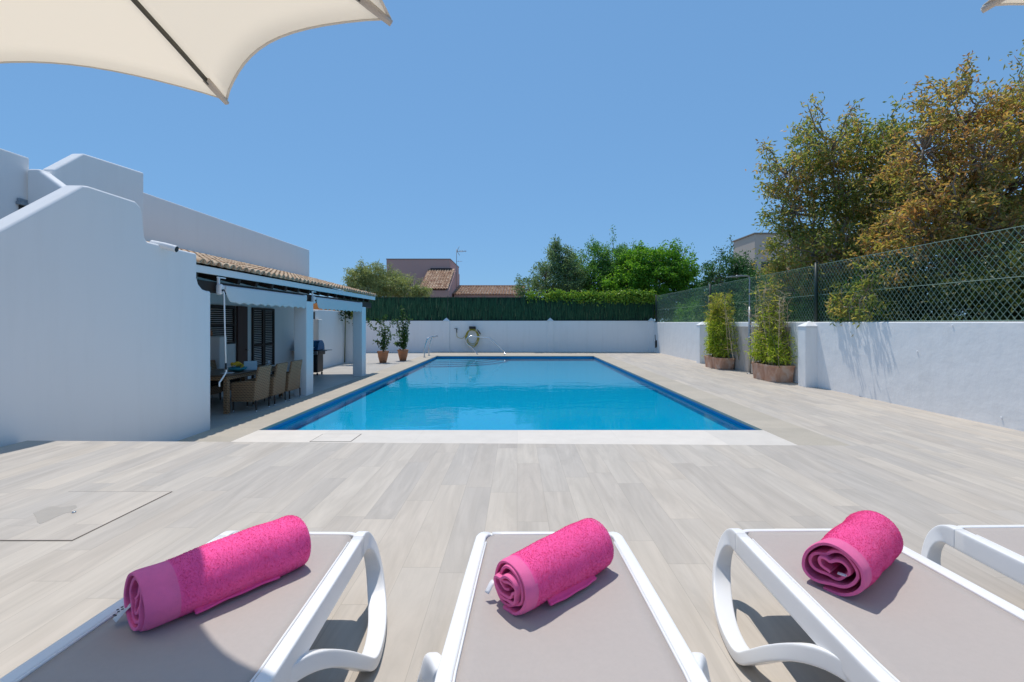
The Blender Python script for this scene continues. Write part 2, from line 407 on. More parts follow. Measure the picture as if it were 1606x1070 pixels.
# raised sun deck
la, ra = onz(43, 691, ZD), onz(1360, 699, ZD)
m = MB(); pts = [(la.x,-6),(ra.x,-6),(ra.x,ra.y),(la.x,la.y)]
m.add([(x,y,ZD) for x,y in pts]+[(x,y,-0.05) for x,y in pts], [(0,1,2,3),(4,7,6,5),(0,4,5,1),(1,5,6,2),(2,6,7,3),(3,7,4,0)])
tag(m.build('raised_deck', PLANK, bev=0.006), kind='structure')

# covers let into the paving
t = NT('hatch_tile'); HATCH = planks('hatch_plank_tile', (0.50, 0.460, 0.41))
DARKGAP = simple('dark_joint', (0.17, 0.145, 0.12), 0.9, var=0.2, bumps=0)
STAIN = simple('damp_tile', (0.40, 0.36, 0.31), 0.5, var=0.08, scale=14, bumps=0.05)
def cover(name, x0, x1, y0, y1, z, mat, gap, label, edges='nesw'):
    e = empty(name, ((x0+x1)/2, (y0+y1)/2, z), 0, label, 'hatch cover')
    cx, cy = (x0+x1)/2, (y0+y1)/2
    m = MB(); m.box(x0-cx, x1-cx, y0-cy, y1-cy, 0.0005, 0.004); p = m.build('lid', mat, e)
    m = MB(); g = gap
    if 'n' in edges: m.box(x0-cx, x1-cx+g, y1-cy, y1-cy+g, 0.0005, 0.003)
    if 's' in edges: m.box(x0-cx, x1-cx+g, y0-cy-g, y0-cy, 0.0005, 0.003)
    if 'e' in edges: m.box(x1-cx, x1-cx+g, y0-cy, y1-cy, 0.0005, 0.003)
    if 'w' in edges: m.box(x0-cx-g, x0-cx, y0-cy-g, y1-cy+g, 0.0005, 0.003)
    m.build('joint', DARKGAP, e); return e, cx, cy
hp = onz(113, 848, ZD); hq = onz(265, 772, ZD)
e, cx, cy = cover('hatch_cover', hp.x-0.78, hp.x, hp.y, hq.y, ZD, HATCH, 0.007, 'plank tiled access hatch with a damp patch on the sun deck, left of the loungers', 'nse')
sp = [onz(*p, ZD)-Vector((cx,cy,ZD)) for p in ((52,806),(62,802),(76,796),(84,795),(95,797),(108,795),(119,793),(121,797),(113,801),(112,804),(103,806),(88,812),(76,818),(63,823),(58,820),(57,813))]
m = MB(); m.add([(p.x,p.y,0.0052) for p in sp]+[(p.x,p.y,0.0042) for p in sp], [tuple(range(16))]+[(i,16+i,16+(i+1)%16,(i+1)%16) for i in range(16)]); m.build('damp_patch', STAIN, e)
q = onz(116, 805, ZD)-Vector((cx,cy,ZD)); m = MB(); m.lathe([(0.012,0.004),(0.012,0.010),(0.006,0.013)], (q.x,q.y,0), 12); m.build('lifting_screw', CHROME, e, True)
sk = onz(487, 693, 0.0); sk2 = onz(551, 681.5, 0.0); x0 = (487-VX)/(VY-693)*-H
cover('skimmer_cover', x0, x0+0.62, sk.y, sk2.y, 0.003, WSTRIP, 0.012, 'square white skimmer lid let into the white stone strip at the near pool edge')

# ------------------------------------------------------------------ boundary walls
def pointed_pier(mb, x0, x1, y0, y1, h, cap=0.12, ov=0.015):
    mb.box(x0, x1, y0, y1, -0.05, h)
    cx, cy = (x0+x1)/2, (y0+y1)/2
    mb.add([(x0-ov,y0-ov,h+0.002),(x1+ov,y0-ov,h+0.002),(x1+ov,y1+ov,h+0.002),(x0-ov,y1+ov,h+0.002),(x0-ov,y0-ov,h+0.03),(x1+ov,y0-ov,h+0.03),(x1+ov,y1+ov,h+0.03),(x0-ov,y1+ov,h+0.03),(cx,cy,h+0.03+cap)],
           [(0,3,2,1),(0,1,5,4),(1,2,6,5),(2,3,7,6),(3,0,4,7),(4,5,8),(5,6,8),(6,7,8),(7,4,8)])
def wallbox(name, x0, x1, y0, y1, z1, mat, parent, nx=2, ny=2, wob=0.0):
    m = MB(); m.box(x0, x1, y0, y1, -0.05, z1); return m.build(name, mat, parent, bev=0.025, seg=3)
bw = empty('boundary_wall', (0, WALLY, 0), 0, 'low white rendered wall across the far end of the pool, below the green reed screen', 'wall')
m = MB(); m.box(-16, WALLX+0.25, 0, 0.25, -0.05, 1.96); m.build('wall', WHITE_OLD, bw, bev=0.02, seg=3)
for px in (700, 863, 1022):
    cx = (px-VX)*WALLY/F; m = MB(); pointed_pier(m, cx-0.2, cx+0.2, -0.07, 0.23, 1.93, 0.2); m.build('pilaster', WHITE_OLD, bw, bev=0.012)
rw = empty('boundary_wall', (WALLX, 0, 0), 0, 'long white rendered wall on the right of the pool deck, under the chain link fence', 'wall')
m = MB(); m.box(0, 0.25, -6, WALLY-0.004, -0.05, 1.865); m.build('wall', WHITE_OLD, rw, bev=0.025, seg=3)
for y0 in (13.16, 20.8):
    m = MB(); pointed_pier(m, -0.33, 0.1, y0, y0+0.36, 1.72, 0.15); m.build('pier', WHITE_OLD, rw, bev=0.012)
# small nail / fixing scars on the right wall
m = MB()
for px, py in ((1439, 552), (1494, 511), (1571, 656)):
    p = onx(px, py, WALLX); m.obox((-0.008, p.y, p.z), (0.008,0,0), (0,0.012,0.004), (0,0,0.022))
m.build('render_patch', WHITE_OLD, rw, bev=0.005)

# beige shower panel on the wall
t = NT('beige_slab'); c = t.coord(); n1 = t.noise(t.scaled(c, (1, 1, 0.6)), 2.2, 6, 0.65, dist=1.0)
BEIGE = t.done(t.bsdf(t.ramp(n1, [(0.3, (0.38, 0.34, 0.30)), (0.7, (0.52, 0.48, 0.44))]), 0.6, 0, None, 0.3))
m = MB(); m.box(WALLX-0.03, WALLX-0.004, 14.4, 16.95, 0.0, 1.70); m.box(WALLX-0.03, WALLX-0.004, 16.97, 18.2, 0.0, 1.70); 
tag(m.build('shower_panel', BEIGE, bev=0.004), 'beige stone slab panel fixed to the right wall behind the outdoor shower', 'wall panel')
# outdoor shower
sx_, sy_ = 8.42, 16.62
sh = empty('outdoor_shower', (sx_, sy_, 0), 0, 'tall slim grey outdoor shower pole with a flat square head between two bamboo planters', 'shower')
zt = H+(VY-433)*sy_/F
m = MB(); m.tube([(0,0,0),(0,0,2.42)], 0.045, 14); m.lathe([(0.1,0),(0.1,0.02),(0.05,0.03)], n=18); m.build('column', GREYMETAL, sh, True)
m = MB(); m.tube(catmull([(0,0,2.40),(0,0,3.0),(0,0,zt-0.12),(-0.03,0,zt-0.02),(-0.14,0,zt),(-0.5,0,zt)],5), 0.028, 12); m.build('riser_pipe', GREYMETAL, sh, True)
m = MB(); m.box(-0.72, -0.40, -0.15, 0.15, zt-0.045, zt-0.01); m.build('shower_head', GREYMETAL, sh, bev=0.01)
m = MB(); m.lathe([(0.055,1.30),(0.055,1.36)], n=14); m.tube([(0,-0.02,1.33),(-0.02,-0.1,1.33)], 0.02, 10); m.build('tap', CHROME, sh, True)

# ------------------------------------------------------------------ chain link fence on the right wall
cf = empty('chain_link_fence', (WALLX+0.12, 0, 1.865), 0, 'green chain link fence with dark posts standing on top of the right wall', 'fence')
FH = 1.66
MESHM = simple('green_wire', (0.20, 0.31, 0.25), 0.45, var=0.12, scale=3, bumps=0, spec=0.5)
posts_y = [20.6, 13.3, 6.0, -1.3, 28.6]
for y in posts_y:
    m = MB(); m.tube([(-0.06,y,-0.25),(-0.06,y,FH+0.04)], 0.046, 12); m.lathe([(0.048,FH+0.04),(0.035,FH+0.065)], (-0.06,y,0), 12); m.build('post', GREENMETAL, cf, True)
def wire_array(A, B, r):
    A, B = np.asarray(A, float), np.asarray(B, float); D = B-A; D /= np.linalg.norm(D, axis=1, keepdims=True)
    up = np.tile(np.array([1.0,0,0]), (len(A),1)); up[np.abs(D[:,0]) > 0.8] = (0,0,1)
    U = np.cross(D, up); U /= np.linalg.norm(U, axis=1, keepdims=True); W = np.cross(D, U); rr = np.asarray(r, float).reshape(-1,1) if np.ndim(r) else r
    V = np.stack([A+U*rr, A+W*rr, A-U*rr, A-W*rr, B+U*rr, B+W*rr, B-U*rr, B-W*rr], 1).reshape(-1,3)
    i = np.arange(len(A))[:,None]*8
    Fa = np.concatenate([i+np.array([[k,(k+1)%4,4+(k+1)%4,4+k]]) for k in range(4)], 0)
    return V, Fa
cell_y, cell_z = 0.125, 0.155     # diamond size
A, B = [], []
y0, y1 = -2.0, 28.9; slope = cell_z/cell_y; run = FH/slope
ks = np.arange(int((y0-run)/cell_y), int(y1/cell_y)+1)
for k in ks:
    ya = k*cell_y; 
    for sgn in (1, -1):
        # wire from z=-0.0 to FH, clipped to [y0,y1]; small sag of the top edge between posts
        pa = np.array([0.0, ya if sgn > 0 else ya+run, 0.0]); pb = np.array([0.012*sgn, ya+run if sgn > 0 else ya, FH])
        ta, tb = 0.0, 1.0
        d = pb-pa
        for lim, s_ in ((y0, 1), (y1, -1)):
            fa, fb = s_*(pa[1]-lim), s_*(pb[1]-lim)
            if fa < 0 and fb < 0: tb = -1; break
            if fa < 0: ta = max(ta, fa/(fa-fb))
            elif fb < 0: tb = min(tb, fa/(fa-fb))
        if tb > ta+0.02: A.append(pa+d*ta); B.append(pa+d*tb)
V, Fa = wire_array(A, B, 0.0044)
wm = np_mesh('wire_mesh', V, Fa, MESHM, cf)
m = MB()
for z in (0.02, 0.78, FH-0.01): m.tube([(-0.008,y0,z),(-0.008,y1,z)], 0.006, 6)
m.build('tension_wire', MESHM, cf, True)

# ------------------------------------------------------------------ green reed screen on the back wall
scr = empty('reed_screen', (0, WALLY+0.13, 1.96), 0, 'dark green artificial reed screen standing on the far white wall', 'fence')
REED = island('green_reed', [(0.0, (0.012, 0.052, 0.030)), (0.4, (0.028, 0.105, 0.056)), (0.7, (0.048, 0.15, 0.075)), (0.93, (0.065, 0.14, 0.07)), (1.0, (0.20, 0.24, 0.13))], 0.7, 0.1, 0.2)
SH = 1.55; xs0, xs1 = -16.0, 8.7
m = MB(); m.box(xs0, xs1, 0.02, 0.05, 0.0, SH-0.06); m.build('backing', simple('dark_reed_backing', (0.008, 0.026, 0.017), 0.9, var=0.3, scale=3), scr)
seams = [(px-VX)*WALLY/F for px in (702, 864, 1026)]+[-10.2]
edges = sorted([xs0, xs1]+seams)
for a, b in zip(edges[:-1], edges[1:]):
    n = int((b-a)*330)
    x = rng.uniform(a+0.015, b-0.015, n); z0 = rng.uniform(-0.03, SH*0.72, n); L = rng.uniform(0.25, 0.6, n); z1 = np.minimum(z0+L, SH+rng.normal(0, 0.022, n))
    yj = rng.uniform(-0.05, 0.015, n); w = rng.uniform(0.006, 0.013, n); dx = rng.normal(0, 0.018, n); dy = rng.normal(0, 0.012, n)
    V = np.stack([np.stack([x-w,yj,z0],1), np.stack([x+w,yj+0.006,z0],1), np.stack([x+w*0.6+dx,yj+dy+0.006,z1],1), np.stack([x-w*0.6+dx,yj+dy,z1],1)],1).reshape(-1,3)
    i = np.arange(n)[:,None]*4
    np_mesh('panel', V, i+np.array([[0,1,2,3]]), REED, scr)
for s_ in seams:
    m = MB(); m.tube([(s_,-0.02,-0.1),(s_,-0.02,SH+0.05)], 0.022, 8); m.build('support_post', GREENMETAL, scr, True)

# ------------------------------------------------------------------ house on the left
HX = -8.05; WAX = -5.38
house = empty('house', (HX, 12, 0), 0, 'white rendered house with a stepped stair wall and a tiled porch', 'house')
def hp_(m, name, mat, **k):      # build in world coordinates, parented to the house
    o = m.build(name, mat, house, **k); o.location = (-HX, -12, 0); return o
def yz(px, py, X=WAX): p = onx(px, py, X); return (p.y, p.z)
# stair wall (plane along the pool)
pk = yz(130, 291); p0 = yz(0, 361); sl = (pk[1]-p0[1])/(pk[0]-p0[0])
ys = pk[0]-(pk[1]-ZD)/sl
fl = 3.56; dropy = 6.62
prof = [(ys-0.4, -0.06), (8.07, -0.06), (8.07, 2.40), (7.98, 2.40), (7.86,2.42), (7.76,2.50), (7.72, 2.6), (7.72, 3.01), (dropy+0.06, 3.03), (dropy+0.02, 3.08), (dropy-0.02, 3.42), (dropy-0.05, 3.50), (dropy-0.14, fl), (pk[0]+0.08, fl+0.005), (pk[0], pk[1]), (ys, ZD+0.0), (ys-0.4, ZD)]
m = MB(); m.prism_x(prof, WAX-0.24, WAX); hp_(m, 'stair_wall', WHITE, bev=0.032, seg=4)
# upper parapet wall behind it
BX = -7.0
def yzb(px, py): return yz(px, py, BX)
a = yzb(62, 259); b = yzb(77, 267); c_ = yzb(130, 242); d = yzb(226, 271)
prof = [(a[0]+0.205, 2.0), (d[0], 2.0), (d[0], d[1]), (c_[0]+0.02, c_[1]+0.02), (a[0]+0.205, b[1]+0.03)]
m = MB(); m.prism_x(prof, BX-0.2, BX); hp_(m, 'upper_parapet', WHITE, bev=0.03, seg=4)
# sloping stringer parapet facing the camera
yb = a[0]; r0 = dep(63, 268, yb); r1 = dep(101, 296, yb); ss = (r1.z-r0.z)/(r1.x-r0.x)
xe = WAX-0.242
m = MB(); m.prism_y([(BX-0.2, 2.0), (xe, 2.0), (xe, r0.z+ss*(xe-r0.x)), (r0.x, r0.z), (r0.x-0.02, b[1]-0.02), (BX-0.2, b[1]-0.02)], yb, yb+0.2); hp_(m, 'stair_parapet', WHITE, bev=0.05, seg=4)
# stair flight hidden behind the wall (steps from the deck level up)
m = MB(); nst = 14; y_, z_ = ys, ZD; rise = (3.0-ZD)/nst; go = (pk[0]-ys)/nst
for i in range(nst): m.box(BX+0.002, WAX-0.243, ys+i*go+0.0015*i, ys+(i+1)*go, -0.05, ZD+(i+1)*rise-0.06)
hp_(m, 'stair_flight', WHITE)
# upper storey block at far left with a small window
m = MB(); UX = -7.22; uy1 = 6.80
m.box(-14, UX, 0.5, uy1, 2.0, 4.29); hp_(m, 'upper_storey', WHITE, bev=0.02)
m = MB(); m.box(UX-0.3, UX+0.004, 5.2, 6.6, -0.05, 1.998); m.box(-14, UX-0.302, 0.5, uy1, -0.05, 1.998); hp_(m, 'lower_storey', WHITE)
wy0, wy1 = onx(24, 318, UX).y, uy1-0.02
win = MB(); win.box(UX+0.003, UX+0.02, wy0+0.04, wy1, 2.55, 3.55); wn_ = hp_(win, 'window', simple('dark_glass', (0.02,0.022,0.025), 0.1, var=0.1, bumps=0))
GREYWOOD = simple('blue_grey_wood', (0.22, 0.27, 0.32), 0.6, var=0.15, scale=8)
f = MB(); f.box(UX+0.003, UX+0.06, wy0, wy1, 3.555, 3.60); f.box(UX+0.003, UX+0.04, wy0+0.015, wy1, 3.603, 3.65)
f.build('window_frame', GREYWOOD, wn_, bev=0.006)
# long wall of the house behind the porch
HTOP = 4.66; HY1 = 17.8
m = MB(); m.box(-14, HX, 8.6, HY1, -0.05, HTOP); hp_(m, 'main_wall', WHITE, bev=0.02)
m = MB(); m.box(HX+0.003, WAX-0.243, 7.55, 7.78, -0.05, 2.85); hp_(m, 'added_shade_wall', WHITE)  # unseen wall across the near porch end, added to keep the porch dark
# porch pillars, beam, rafters, fascia, roof
for (y0_, y1_) in ((11.8, 12.2), (16.03, 16.44)):
    m = MB(); m.box(-5.74, -5.41, y0_, y1_, -0.05, 2.40); hp_(m, 'pillar', WHITE, bev=0.02, seg=3)
EX, EZ = -5.53, 2.745; RZ = 3.40      # eave line (under the tiles) and height at the house
rs = (RZ-EZ)/(HX-EX)
m = MB(); m.box(-5.73, -5.55, 7.79, 17.5, 2.403, 2.60); hp_(m, 'beam', DARKWOOD, bev=0.015)
def zr(x): return EZ+rs*(x-EX)
for y in np.arange(7.95, 17.6, 0.62):
    m = MB(); w = 0.05
    m.prism_y([(HX+0.004, zr(HX)-0.155), (EX-0.05, zr(EX)-0.135), (EX-0.02, zr(EX)-0.06), (EX-0.02, zr(EX)-0.008), (HX+0.004, zr(HX)-0.008)], y-w, y+w); hp_(m, 'rafter', DARKWOOD, bev=0.006)
m = MB(); m.prism_y([(HX+0.004, zr(HX)-0.004), (EX, zr(EX)-0.004), (EX, zr(EX)+0.02), (HX+0.004, zr(HX)+0.02)], 7.74, 17.72); hp_(m, 'roof_boarding', DARKWOOD)
m = MB(); m.box(EX+0.003, EX+0.055, 7.735, 17.72, 2.715, 2.845); hp_(m, 'fascia', WHITE, bev=0.01)
def barrel_roof(mb, org, along, down, length, rows, ncol, pitch, rad, th=0.016, seg=7, jit=0.008):
    """barrel tiles: org = top corner of the eave line, 'along' unit vector of the eave, 'down' unit vector up->down slope"""
    along, down = Vector(along).normalized(), Vector(down).normalized(); nor = along.cross(down).normalized()
    if nor.z < 0: nor = -nor
    rl = length/rows
    for cidx in range(ncol):
        for kind in (0, 1):                       # 0 channel (concave), 1 cover (convex)
            s0 = (cidx+(0.0 if kind == 0 else 0.5))*pitch
            for r in range(rows):
                base = Vector(org)+along*(s0+random.uniform(-jit,jit))-down*(r*rl+random.uniform(0,jit*2))
                e0 = base+nor*(0.004*random.random()); e1 = base-down*(rl*1.18)
                lift0, lift1 = 0.014, -0.004
                vs = []
                for (p, lf, rr) in ((e0, lift0, rad), (e1, lift1, rad*0.86)):
                    for q in (rr, rr-th):
                        for k in range(seg+1):
                            a_ = PI*k/seg
                            hh = math.sin(a_)*q*0.8
                            if kind == 1: vs.append(p+along*(math.cos(a_)*q)+nor*(hh+lf+rad*0.30))
                            else: vs.append(p+along*(math.cos(a_)*q)+nor*(rad*0.85-hh+lf))
                n = seg+1; fs = []
                for k in range(seg):
                    fs += [(k,k+1,2*n+k+1,2*n+k),(n+k,3*n+k,3*n+k+1,n+k+1),(k,n+k,n+k+1,k+1)]
                fs += [(0,2*n,3*n,n),(n-1,2*n-1,4*n-1,3*n-1)]
                mb.add(vs, fs)
m = MB(); dn = Vector((EX-HX, 0, EZ-RZ)).normalized(); ln = Vector((EX-HX, 0, EZ-RZ)).length
barrel_roof(m, Vector((EX+0.10, 7.82, EZ+0.035+0.062)), (0,1,0), dn, ln+0.05, 8, 47, 0.21, 0.088)
hp_(m, 'roof_tiles', ROOFTILE, smooth=False)
# drain spout on the stair wall top
sp0 = onx(248, 383, WAX+0.02); sp1 = onx(284, 394, WAX+0.12)
m = MB(); m.tube([(WAX-0.14, 6.93, 3.045),(WAX+0.02, 6.96, 3.015),(WAX+0.20, 6.985, 2.965)], [0.05,0.05,0.052], 24); sp_o = hp_(m, 'drain_spout', WHITE)
m = MB(); m.lathe([(0.044,0),(0.044,0.004)], n=16); md = m.build('spout_hole', BLACK, sp_o); md.location = (WAX+0.201, 6.985, 2.9645)
md.rotation_euler = Vector((0.18,0.025,-0.05)).to_track_quat('Z','Y').to_euler()
# joinery on the porch wall
def shutter(name, y0, y1, z0, z1, parent_loc=None):
    m = MB(); x = HX+0.004; fw = 0.07
    m.box(x, x+0.05, y0, y0+fw, z0, z1); m.box(x, x+0.05, y1-fw, y1, z0, z1)
    for (a_, b_) in ((z0, z0+fw), (z1-fw, z1), ((z0+z1)/2-0.03, (z0+z1)/2+0.03)): m.box(x+0.001, x+0.049, y0+fw, y1-fw, a_, b_)
    o = hp_(m, name, DARKWOOD, bev=0.004)
    s = MB()
    for z in np.arange(z0+fw+0.03, z1-fw, 0.055):
        if abs(z-(z0+z1)/2) > 0.05: s.obox((x+0.024, (y0+y1)/2, z), (0.018,0,0.012), (0,(y1-y0)/2-fw-0.002,0), (0.003,0,-0.005))
    s.build('slats', DARKWOOD, o); return o
shutter('shutter', 11.9, 13.05, 1.25, 2.32)
shutter('shutter_door', 13.9, 14.52, 0.0, 2.30); shutter('shutter_door', 14.53, 15.15, 0.0, 2.30)
m = MB(); m.box(HX+0.004, HX+0.06, 13.14, 13.62, 0, 2.32); dr = hp_(m, 'door', simple('red_brown_wood', (0.06, 0.018, 0.012), 0.5, var=0.3, scale=4), bev=0.005)
m = MB(); m.lathe([(0.012,0),(0.012,0.04),(0.026,0.045),(0.026,0.07)], n=12); k = m.build('handle', CHROME, dr, True); k.location = (HX+0.06, 13.52, 1.05); k.rotation_euler = (0, PI/2, 0)
# half-height masonry partition in the porch
m = MB(); m.box(HX+0.005, -7.42, 11.45, 11.75, -0.03, 1.5); hp_(m, 'partition', WHITE, bev=0.02)
# plastered pier with a niche past the house corner
m = MB(); m.box(-8.3, -7.78, 18.0, 18.35, -0.05, 1.98); m.box(-8.3, -7.94, 18.05, 18.35, 1.983, 2.34); hp_(m, 'corner_pier', WHITE, bev=0.02)
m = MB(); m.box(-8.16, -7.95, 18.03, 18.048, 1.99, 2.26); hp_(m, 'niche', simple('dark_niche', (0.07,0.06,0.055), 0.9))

gw = empty('garden_wall', (HX, 20, 0), 0, 'white garden wall with an end pier beyond the porch and barbecue', 'wall')
m = MB(); m.box(-0.25, 0, -1.62, 1.4, -0.05, 2.37); m.build('wall', WHITE, gw, bev=0.02)
m = MB(); m.box(-0.3, 0.42, 1.404, 1.75, -0.05, 2.2); m.build('end_pier', WHITE, gw, bev=0.02)
oh = empty('orange_house', (-10.5, 23, 0), 0, 'orange rendered outbuilding glimpsed behind the garden wall under the porch roof', 'building')
m = MB(); m.box(-3, 1.2, -1, 0.5, -0.05, 3.0); m.build('wall', plaster('orange_plaster', (0.62, 0.24, 0.07)), oh, bev=0.02)
m = MB(); m.box(-3.1, 1.3, -1.1, 0.6, 3.003, 3.1); m.build('roof_slab', WHITE, oh)

# ------------------------------------------------------------------ awnings
t = NT('white_awning_cloth'); c = t.coord(); nb = t.bump(t.noise(c, 7, 3), 0.3, 0.01)
pb = t.bsdf((0.80,0.80,0.80), 0.85, 0, nb, 0.1); tr = t.n('ShaderNodeBsdfTranslucent'); tr.inputs[0].default_value = (0.7,0.7,0.7,1)
mx = t.n('ShaderNodeMixShader'); mx.inputs[0].default_value = 0.2; t.l(pb.outputs[0], mx.inputs[1]); t.l(tr.outputs[0], mx.inputs[2]); AWN = t.done(mx)
def awning(y0, y1, label, crank):
    X = -5.47; e = empty('awning', (X, y0, 0), 0, label, 'awning', 'retractable awnings under the porch eave'); L = y1-y0
    m = MB(); m.tube([(0,0.05,2.50),(0,L,2.50)], 0.045, 16); m.build('roller', WPLASTIC, e, True)
    m = MB(); m.box(-0.05,0.06,-0.03,0.06,2.36,2.56); o = m.build('end_cap', WPLASTIC, e, bev=0.04, seg=4)
    m = MB(); m.tube([(0.065,0.0,2.44),(0.09,0.0,2.44)], 0.02, 10); m.build('gear_eye', BLACK, o, True)
    m = MB(); m.box(-0.05,0.06,L-0.02,L+0.05,2.40,2.56); m.build('end_cap', WPLASTIC, e, bev=0.03, seg=4)
    m = MB(); m.obox((-0.02,0.02,2.62),(0.02,0,0),(0,0.02,0),(0,0,0.07)); m.obox((-0.02,0.10,2.68),(0.015,0,0),(0,0.12,0),(0,0,0.012)); m.build('bracket', WPLASTIC, e, bev=0.008)
    # valance: scalloped cloth
    n = int(L*40); vs = []; rows = 8
    for i in range(n+1):
        y = 0.10+(L-0.12)*i/n; s = (y-0.10)
        zb_ = 2.20+0.035*abs(math.cos(PI*s/0.30))
        if s < 0.30: zb_ = 2.20+0.25*(1-s/0.30)**2+0.035*abs(math.cos(PI*s/0.30))*s/0.3
        for r in range(rows+1):
            f_ = r/rows; z = 2.53+(zb_-2.53)*f_
            x = 0.05*math.cos(f_*1.2)+0.012*math.sin(y*9+f_*2)*f_+0.015*f_
            vs.append((x+0.01, y, z))
    fs = [(i*(rows+1)+r, (i+1)*(rows+1)+r, (i+1)*(rows+1)+r+1, i*(rows+1)+r+1) for i in range(n) for r in range(rows)]
    m = MB(); m.add(vs, fs); o = m.build('valance', AWN, e, True); sm = o.modifiers.new('solid','SOLIDIFY'); sm.thickness = 0.004
    if crank:
        m = MB(); m.tube([(0.08,0.0,2.43),(0.09,0.01,2.38),(0.09,0.03,1.75),(0.09,0.06,1.10)], 0.013, 10); o = m.build('crank_rod', WPLASTIC, e, True)
        m = MB(); m.tube([(0.09,0.06,1.10),(0.09,0.062,0.98)], 0.018, 10); m.build('grip', BLACK, o, True)
        m = MB(); m.tube(catmull([(0.09,0.062,0.98),(0.09,0.065,0.93),(0.08,-0.06,0.80),(0.075,-0.10,0.76),(0.075,-0.10,0.69)],4), 0.013, 10); m.build('handle', WPLASTIC, o, True)
    return e
awning(8.42, 11.79, 'white scalloped awning with a hanging crank rod, above the dining table', True)
awning(12.3, 16.02, 'white scalloped awning without a crank rod, above the barbecue', False)

# ------------------------------------------------------------------ dining set
t = NT('wicker'); c = t.coord()
wv = t.n('ShaderNodeTexWave'); wv.wave_type = 'BANDS'; wv.bands_direction = 'Z'; t.l(c, wv.inputs[0]); wv.inputs['Scale'].default_value = 9; wv.inputs['Distortion'].default_value = 1.6; wv.inputs['Detail'].default_value = 2
wv2 = t.n('ShaderNodeTexWave'); wv2.wave_type = 'BANDS'; wv2.bands_direction = 'DIAGONAL'; t.l(c, wv2.inputs[0]); wv2.inputs['Scale'].default_value = 9
hh = t.math('ADD', wv.outputs['Fac'], t.math('MULTIPLY', wv2.outputs['Fac'], 0.5))
col = t.ramp(hh, [(0.1, (0.085, 0.045, 0.022)), (0.6, (0.27, 0.155, 0.080)), (1.0, (0.38, 0.24, 0.135))])
WICKER = t.done(t.bsdf(col, 0.55, 0, t.bump(hh, 0.6, 0.01), 0.4))
CUSH = simple('dark_cushion', (0.018, 0.016, 0.016), 0.9, var=0.2, scale=10)
def chair_proto(name, label):
    e = empty(name, (0,0,0), 0, label, 'chair', 'wicker armchairs round the dining table')
    m = MB(); n = 6; prof = []     # back: slightly curved slab leaning towards +x
    outer = [(0.20+0.05*(k/n)+0.05*(k/n)**2, 0.22+0.73*k/n) for k in range(n+1)]; inner = [(x-0.055, z) for x, z in outer]
    m.prism_y(outer+inner[::-1], -0.25, 0.25); m.build('backrest', WICKER, e, bev=0.018, seg=3)
    for s_ in (-1, 1):
        m = MB(); ya, yb_ = (0.235, 0.285) if s_ > 0 else (-0.285, -0.235)
        m.prism_y([(-0.28,0.22),(0.205,0.22),(0.235,0.66),(0.10,0.66),(-0.24,0.63),(-0.29,0.60)], ya, yb_); m.build('side_panel', WICKER, e, bev=0.018, seg=3)
    m = MB(); m.box(-0.275,-0.235,-0.233,0.233,0.22,0.42); m.build('front_skirt', WICKER, e, bev=0.012)
    m = MB(); m.box(-0.29,0.15,-0.23,0.23,0.425,0.50); m.build('seat_cushion', CUSH, e, bev=0.03, seg=3)
    for lx, ly in ((-0.25,0.25),(-0.25,-0.25),(0.22,0.25),(0.22,-0.25)):
        m = MB(); m.tube([(lx,ly,0.24),(lx*1.02,ly,0.035)], [0.017,0.014], 8); o = m.build('leg', DARKWOOD, e, True)
        m = MB(); m.tube([(lx*1.02,ly,0.034),(lx*1.02,ly,0.0)], [0.0165,0.017], 8); m.build('foot_cap', CHROME, o, True)
    return e
ch0 = chair_proto('wicker_armchair', 'brown wicker armchair at the pool side of the table, nearest to the camera')
ch0.location = (-5.70, 9.88, -0.03)
for (x, y, rz, lb) in ((-5.70, 10.60, 0.03, 'brown wicker armchair at the pool side of the table, middle of the row of three'),
                       (-5.69, 11.30, -0.03, 'brown wicker armchair at the pool side of the table, right beside the porch pillar'),
                       (-7.28, 9.90, PI, 'shaded wicker armchair on the house side of the table, nearest to the stair wall'),
                       (-7.28, 10.62, PI, 'shaded wicker armchair on the house side of the table, middle one behind the fruit bowl'),
                       (-7.28, 11.34, PI+0.05, 'shaded wicker armchair on the house side of the table, farthest of its row'),
                       (-6.45, 8.86, -PI/2, 'wicker armchair at the near head of the table, cut by the stair wall edge')):
    c = copy_tree(ch0); c.location = (x, y, -0.03); c.rotation_euler = (0, 0, rz); c['label'] = lb
tb = empty('dining_table', (-6.45, 10.55, -0.03), 0, 'long brown wicker dining table laid for a meal in the porch', 'table')
m = MB(); m.box(-0.52, 0.52, -1.17, 1.15, 0.765, 0.80); m.build('tabletop', simple('brown_table', (0.12,0.075,0.045), 0.35, var=0.25, scale=6), tb, bev=0.008)
m = MB(); m.box(-0.50,0.50,-1.14,1.12,0.69,0.763); m.build('apron', WICKER, tb, bev=0.01)
for lx in (-0.47, 0.47):
    for ly in (-1.10, 1.08):
        m = MB(); m.box(lx-0.045,lx+0.045,ly-0.045,ly+0.045,0,0.688); m.build('leg', WICKER, tb, bev=0.01)
TZ = 0.772
PORC = simple('white_china', (0.8,0.8,0.8), 0.2, var=0.02, bumps=0); TURQ = simple('turquoise_glaze', (0.03,0.28,0.36), 0.2, var=0.1, bumps=0)
m = MB(); m.lathe([(0.08,0.0),(0.10,0.01),(0.17,0.05),(0.20,0.085),(0.19,0.085),(0.15,0.045),(0.05,0.015)], n=32, cap1=True)
bo = m.build('fruit_bowl', TURQ, None, True); bo.location = (-6.17, 10.12, TZ); tag(bo, 'turquoise bowl holding bananas on the dining table', 'bowl')
YEL = simple('banana_skin', (0.62,0.42,0.03), 0.5, var=0.2, scale=12, bumps=0)
